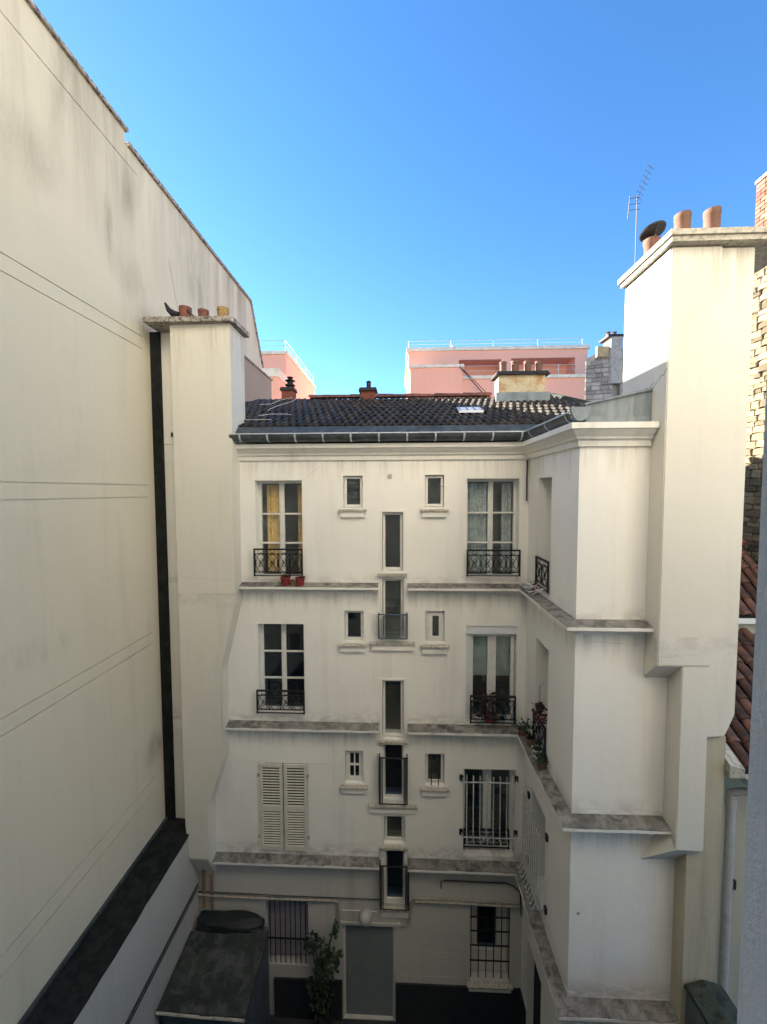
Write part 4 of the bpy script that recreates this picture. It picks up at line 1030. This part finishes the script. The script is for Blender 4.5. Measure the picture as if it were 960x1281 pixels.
# ------------------------------------------------------------ neighbouring tiled house at the right
NH = thing('tiled_house', (6, 7, 0), 'low neighbouring house with red canal-tile roof slopes, right of the tall stack', 'house')
bx('wall', 'old', NH, 4.64, 7.52, 5.9, 6.2, 0, 7.45)
bx('wall', 'old', NH, 4.64, 7.52, 7.72, 7.9, 7.5, 8.98)
def canal_roof(y0, z0, y1, z1, x0, x1, name):
    b = bm_(); loft(b, [(x0, y0, z0-.1), (x1, y0, z0-.1), (x1, y1, z1-.1), (x0, y1, z1-.1)], [(x0, y0, z0-.03), (x1, y0, z0-.03), (x1, y1, z1-.03), (x0, y1, z1-.03)])
    rf = part(name, b, 'soot', NH)
    L = math.hypot(y1-y0, z1-z0); a = math.atan2(z1-z0, y1-y0); n = max(2, round(L/.34)); pitch_ = .20
    b = bm_(); A = []; Bv = []; m = 6
    for k in range(m+1):
        t = math.pi*k/m; A.append(b.verts.new((.085*math.cos(t), 0, .07*math.sin(t)))); Bv.append(b.verts.new((.07*math.cos(t), .42, .055*math.sin(t)-.02)))
    for k in range(m): b.faces.new([A[k], A[k+1], Bv[k+1], Bv[k]])
    A2 = [b.verts.new((v.co.x*.82, .0, v.co.z*.8)) for v in A]
    for k in range(m): b.faces.new([A[k], A[k+1], A2[k+1], A2[k]])
    me = mesh('roof_tile', b, 'canal', smooth=True)
    nx = int((x1-x0)/pitch_)
    for i in range(nx):
        for j in range(n):
            t = j/n
            inst('roof_tile', me, rf, (x0+.1+i*pitch_+random.uniform(-.01, .01), y0+(y1-y0)*t-.03, z0+(z1-z0)*t+.01), (a+random.uniform(-.02, .02), 0, random.uniform(-.03, .03)))
    return rf
canal_roof(7.62, 9.05, 8.98, 10.25, 5.6, 7.5, 'upper_roof'); canal_roof(5.62, 7.50, 7.66, 8.72, 4.62, 6.8, 'lower_roof')
bx('fascia', 'moulding', NH, 5.5, 7.5, 7.60, 7.70, 8.90, 9.0)
b = bm_(); tube(b, [(5.6, 8.98, 10.27), (7.5, 8.98, 10.27)], .09, 8); part('ridge', b, 'redtile', NH, smooth=True)
b = bm_(); loft(b, [(4.56, 5.5, 7.42), (4.76, 5.5, 7.42), (4.76, 5.5, 7.55), (4.56, 5.5, 7.60)], [(4.56, 6.2, 7.78), (4.70, 6.2, 7.78), (4.70, 6.2, 7.98), (4.56, 6.2, 8.0)]); part('verge', b, 'capstone', NH)
b = bm_(); A = [(4.80+0*k, 5.55+.10*math.cos(math.pi*k/8), 7.40-.10*math.sin(math.pi*k/8)) for k in range(9)]
loft(b, A, [(6.8, y, z) for x, y, z in A]); gg = part('gutter', b, 'plasticpipe', NH, smooth=True)
b = bm_(); tube(b, [(4.98, 5.55, 7.30), (4.96, 5.56, 7.18), (4.86, 5.68, 7.10), (4.80, 5.74, 7.02)], .05, 10); tube(b, [(4.80, 5.75, 7.05), (4.80, 5.76, 0)], .058, 12); part('downpipe', b, 'plasticpipe', NH, smooth=True)
b = bm_(); lathe(b, (4.80, 5.755, 6.85), [(.066, 0), (.07, .04), (.066, .08)], 12); part('pipe_collar', b, 'plasticpipe', NH, smooth=True)
b = bm_(); box(b, 4.93, 5.03, 5.87, 5.902, 5.42, 5.56); o = part('vent_grille', b, 'soot', NH)
bx('slat', 'copper', o, 4.975, 4.985, 5.86, 5.87, 5.43, 5.55)

# mossy yard wall bottom right
YWL = thing('yard_wall', (4.3, 4.5, 0), 'dark yard wall with a mossy sloping coping at the bottom right corner', 'wall')
bx('wall', 'shedwall', YWL, 4.14, 4.5, 1.2, 5.57, 0, 4.22)
b = bm_(); secs = []
for i in range(25):
    y = 1.2+i*4.36/24; w = random.uniform(-.02, .02)
    secs.append([b.verts.new(p) for p in ((4.10+w, y, 4.221), (4.62+w, y, 4.221), (4.62, y, 4.29), (4.35, y, 4.36+w*.5), (4.10+w, y, 4.28))])
for s0, s1 in zip(secs, secs[1:]):
    for j in range(5): b.faces.new([s0[j], s1[j], s1[(j+1) % 5], s0[(j+1) % 5]])
b.faces.new(secs[0]); b.faces.new(secs[-1][::-1]); part('coping', b, 'moss', YWL)

# ------------------------------------------------------------ the viewer's own building
NB = thing('near_building', (0, .35, 0), 'bluish rough plastered window reveal of the viewer\'s own building at the right edge', 'building')
oh = [(-.9, .487, 10.2, 12.75, None)]
for xx in (-4.0, -2.4, 1.9, 3.5, 5.2):
    for zz in (1.2, 4.2, 7.2, 10.4, 13.4, 16.2):
        oh.append((xx, xx+.95, zz, zz+1.9, .22))
b = bm_(); wall(b, lambda u, d, z: (-u, .55-d, z), -9.0, 4.97, 3.7, 25.0, [(-h[1], -h[0], *h[2:]) for h in oh if h[2] > 3.7], .42); part('wall', b, 'own', NB)  # unseen from here; height raised for more sunlit bounce into the courtyard
b = bm_(); wall(b, lambda u, d, z: (-u, .55-d, z), -9.0, 4.97, 0, 3.698, [(-h[1], -h[0], *h[2:]) for h in oh if h[2] < 3.7], .42); part('lower_wall', b, 'brown', NB)  # unseen lower storey, coloured dark to cut bounce low in the courtyard
b = bm_(); box(b, .485, .60, .10, .555, 10.16, 12.79); part('window_reveal', b, 'near', NB)
for xx in (-4.0, -2.4, 1.9, 3.5, 5.2):
    for zz in (1.2, 4.2, 7.2, 10.4, 13.4, 16.2):
        b = bm_(); box(b, xx, xx+.08, .34, .40, zz, zz+1.9); box(b, xx+.87, xx+.95, .34, .40, zz, zz+1.9); box(b, xx+.43, xx+.52, .34, .40, zz, zz+1.9); box(b, xx+.08, xx+.43, .34, .40, zz+1.82, zz+1.9); box(b, xx+.52, xx+.87, .34, .40, zz+1.82, zz+1.9)
        w = part('window', b, 'white', NB); bx('pane', 'darkglass', w, xx, xx+.95, .345, .35, zz, zz+1.9)
b = bm_(); box(b, -5.4, 9, -4, .12, 24.8, 25.0); box(b, -5.0, 9, -4.2, -4.0, 0, 25); box(b, -5.0, 9, -4, .12, 9.0, 9.2); box(b, -5.0, 9, -4, .12, 12.8, 13.0); part('interior', b, 'room', NB)
